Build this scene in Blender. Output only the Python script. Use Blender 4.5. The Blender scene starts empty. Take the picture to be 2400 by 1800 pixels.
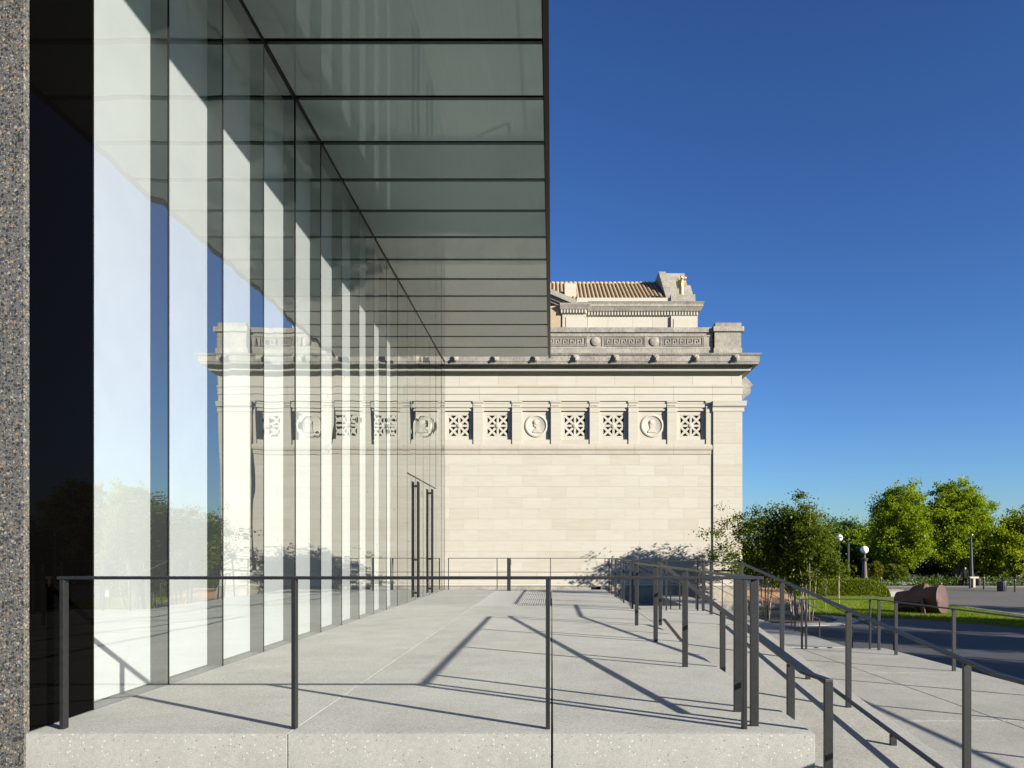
import bpy, bmesh, math, random
import numpy as np
from mathutils import Vector, Matrix

sc = bpy.context.scene
col = sc.collection
R = math.radians

# ------------------------------------------------------------------ camera, sky, sun, exposure
cam_d = bpy.data.cameras.new('camera')
cam = bpy.data.objects.new('camera', cam_d)
col.objects.link(cam)
cam.location = (0, 0, 1.23)
cam.rotation_euler = (R(90), 0, 0)
cam_d.lens = 27.0
cam_d.sensor_width = 36.0
cam_d.sensor_fit = 'HORIZONTAL'
cam_d.shift_x = -93 / 2400
cam_d.shift_y = 396 / 2400
cam_d.clip_start = 0.05
cam_d.clip_end = 3000
sc.camera = cam

SUN_DIR = Vector((895, -613, 357)).normalized()       # towards the sun
SUN_EL = math.asin(SUN_DIR.z)
SUN_AZ = math.atan2(SUN_DIR.x, SUN_DIR.y)
w = bpy.data.worlds.new('World')
sc.world = w
w.use_nodes = True
wn = w.node_tree.nodes
wl = w.node_tree.links
bg = wn['Background']
sky = wn.new('ShaderNodeTexSky')
sky.sky_type = 'NISHITA'
sky.sun_disc = False
sky.sun_elevation = SUN_EL
sky.sun_rotation = SUN_AZ
sky.altitude = 200
sky.air_density = 1.0
sky.dust_density = 0.35
sky.ozone_density = 3.0
gam = wn.new('ShaderNodeGamma')                        # deep, polarised-looking spring sky
gam.inputs[1].default_value = 1.3
tint = wn.new('ShaderNodeMix'); tint.data_type = 'RGBA'; tint.blend_type = 'MULTIPLY'
tint.inputs[0].default_value = 1.0
tint.inputs[7].default_value = (.56, .735, 1.0, 1)
wl.new(sky.outputs[0], gam.inputs[0]); wl.new(gam.outputs[0], tint.inputs[6])
wl.new(tint.outputs[2], bg.inputs[0])
bg.inputs[1].default_value = 0.05*.76

sun_d = bpy.data.lights.new('sun', 'SUN')
sun_d.energy = 5.0
sun_d.angle = R(0.53)
sun_d.color = (1.0, 0.955, 0.88)
sun = bpy.data.objects.new('sun', sun_d)
col.objects.link(sun)
sun.rotation_euler = (-SUN_DIR).to_track_quat('-Z', 'Y').to_euler()
sun.location = (40, -30, 30)

vs = sc.view_settings
vs.view_transform = 'Standard'
vs.look = 'None'
vs.gamma = 1
vs.exposure = 1.4
vs.use_curve_mapping = False
sc.cycles.max_bounces = 10
sc.cycles.transparent_max_bounces = 24
sc.cycles.use_denoising = True
sc.cycles.caustics_reflective = False
sc.cycles.caustics_refractive = False

# ------------------------------------------------------------------ helpers
class MB:
    """collects simple shapes, builds ONE mesh object"""
    def __init__(s):
        s.v = []; s.f = []
    def add(s, vs_, fs_):
        o = len(s.v)
        s.v += [tuple(p) for p in vs_]
        s.f += [tuple(i + o for i in f) for f in fs_]
        return s
    def box(s, x0, x1, y0, y1, z0, z1):
        return s.add([(x0,y0,z0),(x1,y0,z0),(x1,y1,z0),(x0,y1,z0),(x0,y0,z1),(x1,y0,z1),(x1,y1,z1),(x0,y1,z1)],
                     [(0,3,2,1),(4,5,6,7),(0,1,5,4),(1,2,6,5),(2,3,7,6),(3,0,4,7)])
    def hexa(s, p):
        return s.add(p, [(0,3,2,1),(4,5,6,7),(0,1,5,4),(1,2,6,5),(2,3,7,6),(3,0,4,7)])
    def bar(s, a, b, wx, wz):
        """rectangular bar from a to b; wx lateral width, wz other width"""
        a = Vector(a); b = Vector(b); d = (b - a).normalized()
        up = Vector((0,0,1)) if abs(d.z) < .98 else Vector((0,1,0))
        l = d.cross(up).normalized(); u = l.cross(d).normalized()
        l *= wx/2; u *= wz/2
        return s.add([a-l-u, a+l-u, a+l+u, a-l+u, b-l-u, b+l-u, b+l+u, b-l+u],
                     [(0,1,2,3),(4,7,6,5),(0,4,5,1),(1,5,6,2),(2,6,7,3),(3,7,4,0)])
    def prism_y(s, poly, y0, y1):
        """polygon in (x,z) extruded along y"""
        n = len(poly)
        vs_ = [(x, y0, z) for x, z in poly] + [(x, y1, z) for x, z in poly]
        fs_ = [tuple(range(n)), tuple(range(2*n-1, n-1, -1))]
        fs_ += [(i, i+n, (i+1) % n + n, (i+1) % n) for i in range(n)]
        return s.add(vs_, fs_)
    def prism_x(s, poly, x0, x1):
        """polygon in (y,z) extruded along x"""
        n = len(poly)
        vs_ = [(x0, y, z) for y, z in poly] + [(x1, y, z) for y, z in poly]
        fs_ = [tuple(range(n)), tuple(range(2*n-1, n-1, -1))]
        fs_ += [(i, i+n, (i+1) % n + n, (i+1) % n) for i in range(n)]
        return s.add(vs_, fs_)
    def prism_z(s, poly, z0, z1):
        n = len(poly)
        vs_ = [(x, y, z0) for x, y in poly] + [(x, y, z1) for x, y in poly]
        fs_ = [tuple(range(n-1, -1, -1)), tuple(range(n, 2*n))]
        fs_ += [(i, (i+1) % n, (i+1) % n + n, i+n) for i in range(n)]
        return s.add(vs_, fs_)
    def lathe(s, prof, c=(0,0,0), n=16, axis='z'):
        rings = []
        for r, h in prof:
            rings.append([(r*math.cos(2*math.pi*i/n), r*math.sin(2*math.pi*i/n), h) for i in range(n)])
        vs_ = [p for rg in rings for p in rg]
        if axis == 'y':                                   # axis runs along -y (towards the viewer)
            vs_ = [(x, -z, y) for x, y, z in vs_]
        if axis == 'x':
            vs_ = [(z, x, y) for x, y, z in vs_]
        vs_ = [(x+c[0], y+c[1], z+c[2]) for x, y, z in vs_]
        m = len(rings)
        fs_ = []
        for k in range(m-1):
            for i in range(n):
                j = (i+1) % n
                fs_.append((k*n+i, k*n+j, (k+1)*n+j, (k+1)*n+i))
        fs_.append(tuple(range(n-1, -1, -1)))
        fs_.append(tuple(range((m-1)*n, m*n)))
        return s.add(vs_, fs_)
    def tube(s, pts, rads, n=6):
        pts = [Vector(p) for p in pts]
        rings = []
        for i, p in enumerate(pts):
            d = (pts[min(i+1, len(pts)-1)] - pts[max(i-1, 0)]).normalized()
            ref = Vector((1,0,0)) if abs(d.x) < .9 else Vector((0,1,0))
            a = d.cross(ref).normalized(); b = d.cross(a).normalized()
            rings.append([p + (a*math.cos(2*math.pi*k/n) + b*math.sin(2*math.pi*k/n))*rads[i] for k in range(n)])
        vs_ = [q for rg in rings for q in rg]
        fs_ = []
        for k in range(len(rings)-1):
            for i in range(n):
                j = (i+1) % n
                fs_.append((k*n+i, k*n+j, (k+1)*n+j, (k+1)*n+i))
        fs_.append(tuple(range(n)))
        fs_.append(tuple(range((len(rings)-1)*n, len(rings)*n))[::-1])
        return s.add(vs_, fs_)
    def sweep(s, pts, wd, t):
        """flat bar swept along a polyline; top face at the polyline, thickness t below"""
        pts = [Vector(p) for p in pts]
        n = len(pts)
        segs = []
        for i in range(n-1):
            d = pts[i+1] - pts[i]; d.z = 0; d.normalize()
            segs.append(Vector((d.y, -d.x, 0)))
        vs_ = []
        for i, p in enumerate(pts):
            a = segs[max(i-1, 0)]; b = segs[min(i, n-2)]
            m = (a + b).normalized(); k = 1 / max(.3, m.dot(a))
            l = m * (wd/2*k)
            vs_ += [p-l, p+l, p+l-Vector((0,0,t)), p-l-Vector((0,0,t))]
        fs_ = []
        for i in range(n-1):
            o = i*4; q = o+4
            for k in range(4):
                fs_.append((o+k, q+k, q+(k+1) % 4, o+(k+1) % 4))
        fs_ += [(3,2,1,0), (n*4-4, n*4-3, n*4-2, n*4-1)]
        return s.add(vs_, fs_)
    def sphere(s, c, r, n=12, m=8, sc_=(1,1,1)):
        prof = [(max(.001, math.sin(math.pi*k/m))*r, -math.cos(math.pi*k/m)*r) for k in range(m+1)]
        b = MB().lathe(prof, (0,0,0), n)
        return s.add([(x*sc_[0]+c[0], y*sc_[1]+c[1], z*sc_[2]+c[2]) for x, y, z in b.v], b.f)
    def mesh(s, name, fix=True):
        me = bpy.data.meshes.new(name)
        me.from_pydata(s.v, [], s.f)
        if fix:
            bm = bmesh.new(); bm.from_mesh(me)
            bmesh.ops.recalc_face_normals(bm, faces=bm.faces)
            bm.to_mesh(me); bm.free()
        return me
    def build(s, name, mat, parent=None, smooth=False, fix=True, bevel=0):
        me = s.mesh(name, fix)
        return link(name, me, mat, parent, smooth, bevel)

def link(name, me, mat, parent=None, smooth=False, bevel=0, loc=None, rot=None):
    if mat is not None and not me.materials:
        me.materials.append(mat)
    o = bpy.data.objects.new(name, me)
    col.objects.link(o)
    if smooth is True:
        me.shade_smooth()
    elif smooth:
        me.shade_smooth(); me.set_sharp_from_angle(angle=smooth)
    if loc is not None: o.location = loc
    if rot is not None: o.rotation_euler = rot
    if parent is not None:
        o.parent = parent
        if parent.type == 'EMPTY' or parent.location.length > 1e-9:
            o.matrix_parent_inverse = Matrix.Translation(parent.location).inverted() if parent.parent is None else \
                (parent.parent.matrix_parent_inverse.inverted() @ Matrix.Identity(4)) and Matrix.Translation(wloc(parent)).inverted()
    if bevel:
        b = o.modifiers.new('bevel', 'BEVEL'); b.width = bevel; b.segments = 2; b.limit_method = 'ANGLE'
    return o

def wloc(o):
    """world location of an unrotated object whose own location is in world space"""
    return o.location.copy()

def thing(name, label, cat, loc=(0,0,0), group=None):
    o = bpy.data.objects.new(name, None)
    col.objects.link(o)
    o.location = loc
    o.empty_display_size = .2
    return tag(o, label, cat, group)

def tag(o, label=None, cat=None, group=None, kind=None):
    if label: o['label'] = label
    if cat: o['category'] = cat
    if group: o['group'] = group
    if kind: o['kind'] = kind
    return o

F_PX = 1800.0
def at(px, py, Y):
    return Vector(((px-1293)/F_PX*Y, Y, 1.23 - (py-1296)*Y/F_PX))

# ------------------------------------------------------------------ materials
def newmat(name):
    m = bpy.data.materials.new(name)
    m.use_nodes = True
    nt = m.node_tree
    return m, nt.nodes, nt.links, nt.nodes['Principled BSDF']

def ramp(nodes, stops, interp='LINEAR'):
    r = nodes.new('ShaderNodeValToRGB')
    el = r.color_ramp.elements
    r.color_ramp.interpolation = interp
    while len(el) < len(stops): el.new(.5)
    for e, (p, c) in zip(el, stops):
        e.position = p; e.color = (*c, 1) if len(c) == 3 else c
    return r

def coords(nodes, links, kind='Object', scale=(1,1,1), rand=False):
    tc = nodes.new('ShaderNodeTexCoord')
    mp = nodes.new('ShaderNodeMapping')
    mp.inputs['Scale'].default_value = scale
    links.new(tc.outputs[kind], mp.inputs['Vector'])
    if rand:
        oi = nodes.new('ShaderNodeObjectInfo')
        mu = nodes.new('ShaderNodeMath'); mu.operation = 'MULTIPLY'; mu.inputs[1].default_value = 57.0
        links.new(oi.outputs['Random'], mu.inputs[0])
        cb = nodes.new('ShaderNodeCombineXYZ')
        for k in range(3): links.new(mu.outputs[0], cb.inputs[k])
        links.new(cb.outputs[0], mp.inputs['Location'])
    return mp

def noise(nodes, links, vec, scale, detail=4, rough=.55):
    n = nodes.new('ShaderNodeTexNoise')
    n.inputs['Scale'].default_value = scale
    n.inputs['Detail'].default_value = detail
    n.inputs['Roughness'].default_value = rough
    links.new(vec.outputs[0], n.inputs['Vector'])
    return n

def mix(nodes, links, fac, a, b, mode='MIX'):
    m = nodes.new('ShaderNodeMix'); m.data_type = 'RGBA'; m.blend_type = mode
    for sock, val in ((m.inputs[0], fac), (m.inputs[6], a), (m.inputs[7], b)):
        if hasattr(val, 'is_output') or hasattr(val, 'links') and not isinstance(val, (tuple, list, float, int)):
            links.new(val, sock)
        elif isinstance(val, (float, int)):
            sock.default_value = val
        else:
            sock.default_value = (*val, 1)
    return m.outputs[2]

def bump(nodes, links, p, h, strength=.3, dist=.01):
    b = nodes.new('ShaderNodeBump')
    b.inputs['Strength'].default_value = strength
    b.inputs['Distance'].default_value = dist
    links.new(h, b.inputs['Height'])
    links.new(b.outputs[0], p.inputs['Normal'])
    return b

def simple(name, c, rough=.5, metal=0, spec=.5, var=.0, vscale=8):
    m, n, l, p = newmat(name)
    p.inputs['Roughness'].default_value = rough
    p.inputs['Metallic'].default_value = metal
    p.inputs['Specular IOR Level'].default_value = spec
    if var:
        mp = coords(n, l)
        nz = noise(n, l, mp, vscale)
        r = ramp(n, [(.3, tuple(x*(1-var) for x in c)), (.7, tuple(min(1, x*(1+var)) for x in c))])
        l.new(nz.outputs[0], r.inputs[0]); l.new(r.outputs[0], p.inputs['Base Color'])
    else:
        p.inputs['Base Color'].default_value = (*c, 1)
    return m

M = {}

# exposed-aggregate concrete
def concrete(name, base, agg=1.0, spread=.12, rand=False, front=False):
    m, n, l, p = newmat(name)
    mp = coords(n, l, rand=rand)
    big = noise(n, l, mp, .7, 5, .6)
    rb = ramp(n, [(.3, tuple(x*(1-spread) for x in base)), (.7, tuple(x*(1+spread*.6) for x in base))])
    l.new(big.outputs[0], rb.inputs[0])
    fine = noise(n, l, mp, 160, 3, .7)
    rf = ramp(n, [(.35, (.74,.74,.74)), (.65, (1.14,1.13,1.12))])
    l.new(fine.outputs[0], rf.inputs[0])
    c1 = mix(n, l, 1.0, rb.outputs[0], rf.outputs[0], 'MULTIPLY')
    mid = noise(n, l, mp, 42, 3, .65)
    rm = ramp(n, [(.36, (.93,.93,.93)), (.64, (1.04,1.04,1.04))] if front else [(.36, (.86,.86,.855)), (.64, (1.10,1.10,1.09))])
    l.new(mid.outputs[0], rm.inputs[0])
    c1 = mix(n, l, 1.0, c1, rm.outputs[0], 'MULTIPLY')
    stn = noise(n, l, mp, 2.3, 7, .7)
    rst = ramp(n, [(.34, (.90,.895,.885)), (.52, (1,1,1)), (.7, (1.035,1.035,1.035))])
    l.new(stn.outputs[0], rst.inputs[0])
    c1 = mix(n, l, 1.0, c1, rst.outputs[0], 'MULTIPLY')
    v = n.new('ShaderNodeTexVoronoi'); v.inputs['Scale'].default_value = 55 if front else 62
    v.inputs['Randomness'].default_value = 1
    l.new(mp.outputs[0], v.inputs['Vector'])
    sep = n.new('ShaderNodeSeparateColor'); l.new(v.outputs['Color'], sep.inputs[0])
    rc = ramp(n, [(0, (.09,.088,.085)), (.16, (.22,.19,.15)), (.24, base), (.62, base), (.66, tuple(min(.8, x*1.65) for x in base)), (.95, (.46,.36,.27))], 'CONSTANT')
    l.new(sep.outputs[0], rc.inputs[0])
    rd = ramp(n, [(.26, (1,1,1)), (.36, (0,0,0))])
    l.new(v.outputs['Distance'], rd.inputs[0])
    thr = n.new('ShaderNodeMath'); thr.operation = 'MULTIPLY'; thr.inputs[1].default_value = .75*agg
    l.new(rd.outputs[0], thr.inputs[0])
    sel = n.new('ShaderNodeMath'); sel.operation = 'GREATER_THAN'; sel.inputs[1].default_value = .45
    l.new(sep.outputs[1], sel.inputs[0])
    mm = n.new('ShaderNodeMath'); mm.operation = 'MULTIPLY'
    l.new(thr.outputs[0], mm.inputs[0]); l.new(sel.outputs[0], mm.inputs[1])
    c2 = mix(n, l, mm.outputs[0], c1, rc.outputs[0])
    l.new(c2, p.inputs['Base Color'])
    p.inputs['Roughness'].default_value = .85
    p.inputs['Specular IOR Level'].default_value = .3
    bump(n, l, p, fine.outputs[0], .35, .004)
    return m
M['concrete'] = concrete('exposed_aggregate_concrete', (.515,.503,.44), 1.0)
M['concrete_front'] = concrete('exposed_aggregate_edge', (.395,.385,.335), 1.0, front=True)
M['concrete_ramp'] = concrete('washed_ramp_concrete', (.455,.436,.375), 1.0)
M['concrete_paving'] = concrete('broom_paving_concrete', (.40,.392,.35), .5)

# dark polished terrazzo wall
def terrazzo():
    m, n, l, p = newmat('dark_polished_aggregate')
    mp = coords(n, l)
    nz = noise(n, l, mp, 12, 3)
    sc_ = n.new('ShaderNodeVectorMath'); sc_.operation = 'SCALE'; sc_.inputs['Scale'].default_value = .035
    l.new(nz.outputs['Color'], sc_.inputs[0])
    ad = n.new('ShaderNodeVectorMath'); l.new(mp.outputs[0], ad.inputs[0]); l.new(sc_.outputs[0], ad.inputs[1])
    fine = noise(n, l, mp, 220, 3, .7)
    rf = ramp(n, [(.3, (.075,.072,.065)), (.72, (.16,.152,.134))])
    l.new(fine.outputs[0], rf.inputs[0])
    cur = rf.outputs[0]
    for scale, stops, lo, hi in ((140, [(0,(.03,.03,.028)),(.40,(.24,.21,.17)),(.62,(.28,.19,.10)),(.7,(.05,.05,.045))], .34, .42),
                                 (44, [(0,(.012,.012,.011)),(.34,(.026,.027,.024)),(.50,(.11,.108,.096)),(.76,(.28,.21,.13)),(.82,(.31,.18,.08)),(.87,(.34,.31,.25)),(.92,(.02,.02,.019))], .42, .47),
                                 (76, [(0,(.014,.014,.013)),(.36,(.03,.03,.028)),(.50,(.10,.098,.088)),(.74,(.31,.25,.17)),(.84,(.33,.20,.10)),(.90,(.36,.33,.28))], .36, .42)):
        v = n.new('ShaderNodeTexVoronoi'); v.inputs['Scale'].default_value = scale
        l.new(ad.outputs[0], v.inputs['Vector'])
        s = n.new('ShaderNodeSeparateColor'); l.new(v.outputs['Color'], s.inputs[0])
        rc = ramp(n, stops, 'CONSTANT'); l.new(s.outputs[0], rc.inputs[0])
        rd = ramp(n, [(lo, (1,1,1)), (hi, (0,0,0))]); l.new(v.outputs['Distance'], rd.inputs[0])
        g = n.new('ShaderNodeMath'); g.operation = 'GREATER_THAN'; g.inputs[1].default_value = .12
        l.new(s.outputs[1], g.inputs[0])
        mu = n.new('ShaderNodeMath'); mu.operation = 'MULTIPLY'
        l.new(rd.outputs[0], mu.inputs[0]); l.new(g.outputs[0], mu.inputs[1])
        soft = n.new('ShaderNodeMath'); soft.operation = 'MULTIPLY'; soft.inputs[1].default_value = .8; l.new(mu.outputs[0], soft.inputs[0])
        cur = mix(n, l, soft.outputs[0], cur, rc.outputs[0])
    l.new(cur, p.inputs['Base Color'])
    p.inputs['Roughness'].default_value = .38
    return m
M['terrazzo'] = terrazzo()

# limestone: clean blocks and weathered blocks
def limestone(name, base, dark, stain, rand=True, tone=.05, grain=.8):
    m, n, l, p = newmat(name)
    mp = coords(n, l, rand=rand)
    oi = n.new('ShaderNodeObjectInfo')
    rt = ramp(n, [(0, (base[0]*(1-tone), base[1]*(1-tone*1.4), base[2]*(1-tone*1.9))), (.3, tuple(x*(1-tone*.25) for x in base)), (.7, tuple(x*(1+tone*.2) for x in base)), (1, (base[0]*(1+tone*.5), base[1]*(1+tone*.55), base[2]*(1+tone*.7)))])
    l.new(oi.outputs['Random'], rt.inputs[0])
    mps = coords(n, l, scale=(.35,1,2.6), rand=rand)
    veins = noise(n, l, mps, 3.0, 6, .65)
    rv = ramp(n, [(.32, (.95,.93,.905)), (.6, (1.02,1.02,1.015))])
    l.new(veins.outputs[0], rv.inputs[0])
    c = mix(n, l, 1.0, rt.outputs[0], rv.outputs[0], 'MULTIPLY')
    if stain:
        big = noise(n, l, coords(n, l, scale=(.7,1,1.2), rand=rand), 1.3, 8, .72)
        rs = ramp(n, [(.5-.22*stain, (0,0,0)), (.5+.22*stain, (1,1,1))])
        l.new(big.outputs[0], rs.inputs[0])
        c = mix(n, l, rs.outputs[0], c, dark)
        fine = noise(n, l, coords(n, l, scale=(3,1,.9), rand=rand), 6, 6, .75)
        rf = ramp(n, [(.42, (.62,.62,.61)), (.62, (1.06,1.05,1.04))])
        l.new(fine.outputs[0], rf.inputs[0])
        c = mix(n, l, grain, c, rf.outputs[0], 'MULTIPLY')
    l.new(c, p.inputs['Base Color'])
    p.inputs['Roughness'].default_value = .9
    p.inputs['Specular IOR Level'].default_value = .2
    fb = noise(n, l, mp, 60, 4, .6)
    bump(n, l, p, fb.outputs[0], .25, .006)
    return m
LS = (.505,.467,.385)
M['stone'] = limestone('pale_limestone', LS, (.3,.28,.25), 0)
M['stone_old'] = limestone('weathered_limestone', (.49,.445,.375), (.21,.195,.172), 1.0)
M['stone_mid'] = limestone('streaked_limestone', (.485,.44,.365), (.30,.275,.235), .8)
M['stone_stain'] = limestone('rain_stained_limestone', LS, (.45,.39,.295), .9, grain=.2)
M['joint'] = simple('mortar_joint', (.47,.43,.36), .95, spec=.1)
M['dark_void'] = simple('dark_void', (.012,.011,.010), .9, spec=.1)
M['tile'] = simple('clay_roof_tile', (.46,.33,.19), .85, spec=.2, var=.22, vscale=9)
M['brick'] = simple('buff_brick', (.44,.33,.21), .9, spec=.2, var=.08, vscale=5)
M['gold'] = simple('gilded_bronze', (.72,.47,.10), .35, metal=.85)
M['terracotta'] = simple('orange_stone_coping', (.36,.22,.12), .85, spec=.2, var=.12, vscale=3)

# metals
def rail_metal():
    m, n, l, p = newmat('painted_dark_steel')
    mp = coords(n, l)
    nz = noise(n, l, mp, 25, 4)
    r = ramp(n, [(.35, (.0125,.0125,.012)), (.7, (.0195,.0195,.0185))])
    l.new(nz.outputs[0], r.inputs[0]); l.new(r.outputs[0], p.inputs['Base Color'])
    p.inputs['Roughness'].default_value = .45
    p.inputs['Specular IOR Level'].default_value = .35
    return m
M['rail'] = rail_metal()
M['bronze'] = simple('dark_bronze_frame', (.008,.007,.006), .4, spec=.25)
M['fin'] = simple('grey_glass_fin', (.05,.053,.05), .35)
M['blind'] = simple('white_roller_cloth', (.60,.61,.595), .9, spec=.2, var=.03, vscale=3)
M['black_metal'] = simple('black_cast_iron', (.02,.02,.021), .45, metal=.2)
M['iron_brown'] = simple('brown_cast_iron', (.06,.045,.035), .6, var=.3, vscale=9)
M['interior'] = simple('dark_interior', (.03,.03,.03), .8, spec=.1)
M['inner_floor'] = simple('inner_floor', (.22,.215,.205), .6)
M['globe'] = simple('white_glass_globe', (.80,.80,.80), .3)
M['cream'] = simple('cream_stone', (.55,.46,.33), .8)
M['planter'] = simple('dark_planter', (.045,.048,.05), .6, var=.2)

def glass(name, ior, tint, wave):
    m, n, l, p = newmat(name)
    n.remove(p)
    out = n['Material Output']
    geo = n.new('ShaderNodeNewGeometry')               # two-sided Schlick reflectance of a coated double pane
    dt = n.new('ShaderNodeVectorMath'); dt.operation = 'DOT_PRODUCT'
    l.new(geo.outputs['Normal'], dt.inputs[0]); l.new(geo.outputs['Incoming'], dt.inputs[1])
    ab = n.new('ShaderNodeMath'); ab.operation = 'ABSOLUTE'; l.new(dt.outputs['Value'], ab.inputs[0])
    om = n.new('ShaderNodeMath'); om.operation = 'SUBTRACT'; om.inputs[0].default_value = 1.0; l.new(ab.outputs[0], om.inputs[1])
    pw = n.new('ShaderNodeMath'); pw.operation = 'POWER'; pw.inputs[1].default_value = 2.7; l.new(om.outputs[0], pw.inputs[0])
    fr = n.new('ShaderNodeMath'); fr.operation = 'MULTIPLY_ADD'; fr.inputs[1].default_value = 1-ior; fr.inputs[2].default_value = ior
    l.new(pw.outputs[0], fr.inputs[0])
    gl = n.new('ShaderNodeBsdfGlossy'); gl.inputs['Roughness'].default_value = .0
    gl.inputs['Color'].default_value = (.93,.97,.96,1)
    tr = n.new('ShaderNodeBsdfTransparent'); tr.inputs['Color'].default_value = (*tint, 1)
    mx = n.new('ShaderNodeMixShader')
    l.new(fr.outputs[0], mx.inputs[0]); l.new(tr.outputs[0], mx.inputs[1]); l.new(gl.outputs[0], mx.inputs[2])
    l.new(mx.outputs[0], out.inputs['Surface'])
    mp = coords(n, l, scale=(1,1.1,.45), rand=True)
    nz = noise(n, l, mp, .8, 2, .4)
    b = n.new('ShaderNodeBump'); b.inputs['Strength'].default_value = 1.0; b.inputs['Distance'].default_value = wave
    l.new(nz.outputs[0], b.inputs['Height']); l.new(b.outputs[0], gl.inputs['Normal'])
    return m
M['glass'] = glass('coated_window_glass', 0.34, (.96,.98,.97), .007)
M['glass_dark'] = None
def darkglass():
    m, n, l, p = newmat('black_backed_glass')
    p.inputs['Base Color'].default_value = (.0012,.001,.001,1)
    p.inputs['Roughness'].default_value = .015
    p.inputs['IOR'].default_value = 1.11
    return m
M['glass_dark'] = darkglass()
def soffit_mat():
    m, n, l, p = newmat('grey_laminated_soffit_glass')
    mp = coords(n, l, rand=True)
    st = noise(n, l, coords(n, l, scale=(9,.3,1), rand=True), 4, 3, .6)
    r = ramp(n, [(.3, (.305,.385,.378)), (.7, (.325,.41,.40))])
    l.new(st.outputs[0], r.inputs[0]); l.new(r.outputs[0], p.inputs['Base Color'])
    p.inputs['Roughness'].default_value = .03
    p.inputs['IOR'].default_value = 1.5
    nz = noise(n, l, coords(n, l, scale=(.5,.8,1), rand=True), .7, 2, .4)
    bump(n, l, p, nz.outputs[0], 1.0, .004)
    return m
M['soffit'] = soffit_mat()

def asphalt(name, a, b, sc_=1.0):
    m, n, l, p = newmat(name)
    mp = coords(n, l)
    big = noise(n, l, mp, .25*sc_, 6, .6)
    r = ramp(n, [(.3, a), (.7, b)])
    l.new(big.outputs[0], r.inputs[0])
    fine = noise(n, l, mp, 30, 4, .7)
    rf = ramp(n, [(.3, (.75,.75,.75)), (.7, (1.2,1.2,1.2))])
    l.new(fine.outputs[0], rf.inputs[0])
    c = mix(n, l, 1.0, r.outputs[0], rf.outputs[0], 'MULTIPLY')
    l.new(c, p.inputs['Base Color'])
    p.inputs['Roughness'].default_value = .8
    bump(n, l, p, fine.outputs[0], .3, .01)
    return m
M['asphalt'] = asphalt('drive_asphalt', (.048,.047,.049), (.072,.070,.072))
M['street'] = asphalt('worn_street_surface', (.105,.09,.074), (.15,.13,.108))
M['grass_ground'] = asphalt('lawn_soil_and_turf', (.10,.15,.018), (.16,.21,.026), 2.5)
M['mulch'] = asphalt('bark_mulch', (.018,.014,.011), (.035,.026,.02), 6)

def leafmat(name, a, b, trans=.45):
    m, n, l, p = newmat(name)
    n.remove(p)
    out = n['Material Output']
    geo = n.new('ShaderNodeNewGeometry')
    att = n.new('ShaderNodeAttribute'); att.attribute_name = 'tone'
    r = ramp(n, [(0, a), (1, b)])
    ad = n.new('ShaderNodeMath'); ad.operation = 'MULTIPLY_ADD'; ad.inputs[1].default_value = .4
    l.new(geo.outputs['Random Per Island'], ad.inputs[0]); l.new(att.outputs['Fac'], ad.inputs[2])
    l.new(ad.outputs[0], r.inputs[0])
    d = n.new('ShaderNodeBsdfDiffuse'); t = n.new('ShaderNodeBsdfTranslucent')
    g = n.new('ShaderNodeBsdfGlossy'); g.inputs['Roughness'].default_value = .45
    g.inputs['Color'].default_value = (.6,.65,.6,1)
    l.new(r.outputs[0], d.inputs['Color'])
    br = mix(n, l, 1.0, r.outputs[0], (1.25,1.25,.7), 'MULTIPLY')
    l.new(br, t.inputs['Color'])
    mx = n.new('ShaderNodeMixShader'); mx.inputs[0].default_value = trans
    l.new(d.outputs[0], mx.inputs[1]); l.new(t.outputs[0], mx.inputs[2])
    m2 = n.new('ShaderNodeMixShader'); m2.inputs[0].default_value = .012
    l.new(mx.outputs[0], m2.inputs[1]); l.new(g.outputs[0], m2.inputs[2])
    l.new(m2.outputs[0], out.inputs['Surface'])
    return m
M['leaf_bright'] = leafmat('spring_maple_leaf', (.125,.215,.010), (.34,.41,.018), .5)
M['leaf_lime'] = leafmat('lime_green_leaf', (.19,.28,.012), (.44,.48,.022), .5)
M['leaf_birch'] = leafmat('birch_leaf', (.060,.100,.008), (.165,.20,.014), .4)
M['leaf_dark'] = leafmat('evergreen_leaf', (.04,.07,.010), (.10,.13,.016), .35)
M['leaf_far'] = leafmat('far_tree_leaf', (.05,.11,.025), (.10,.165,.04), .4)
M['leaf_yellow'] = leafmat('yellow_shrub_leaf', (.10,.125,.008), (.20,.17,.010), .35)
M['leaf_hedge'] = leafmat('hedge_leaf', (.085,.13,.008), (.20,.24,.014), .4)
M['leaf_bed'] = leafmat('bed_leaf', (.045,.09,.012), (.14,.19,.025), .4)
M['leaf_flower'] = leafmat('pale_flower', (.40,.42,.40), (.62,.60,.62), .2)
M['leaf_agave'] = leafmat('agave_leaf', (.16,.20,.11), (.26,.28,.16), .3)
M['grass'] = leafmat('grass_blade', (.12,.19,.012), (.25,.31,.03), .45)
M['bark_birch'] = simple('birch_bark', (.30,.235,.185), .9, spec=.1, var=.4, vscale=9)
M['bark'] = simple('tree_bark', (.14,.115,.09), .9, spec=.1, var=.35, vscale=5)
def rust():
    m, n, l, p = newmat('weathered_rust_steel')
    mp = coords(n, l)
    nz = noise(n, l, mp, 2.5, 8, .7)
    r = ramp(n, [(.3, (.042,.020,.013)), (.55, (.085,.036,.021)), (.75, (.15,.065,.036))])
    l.new(nz.outputs[0], r.inputs[0]); l.new(r.outputs[0], p.inputs['Base Color'])
    p.inputs['Roughness'].default_value = .7
    return m
M['rust'] = rust()

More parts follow.
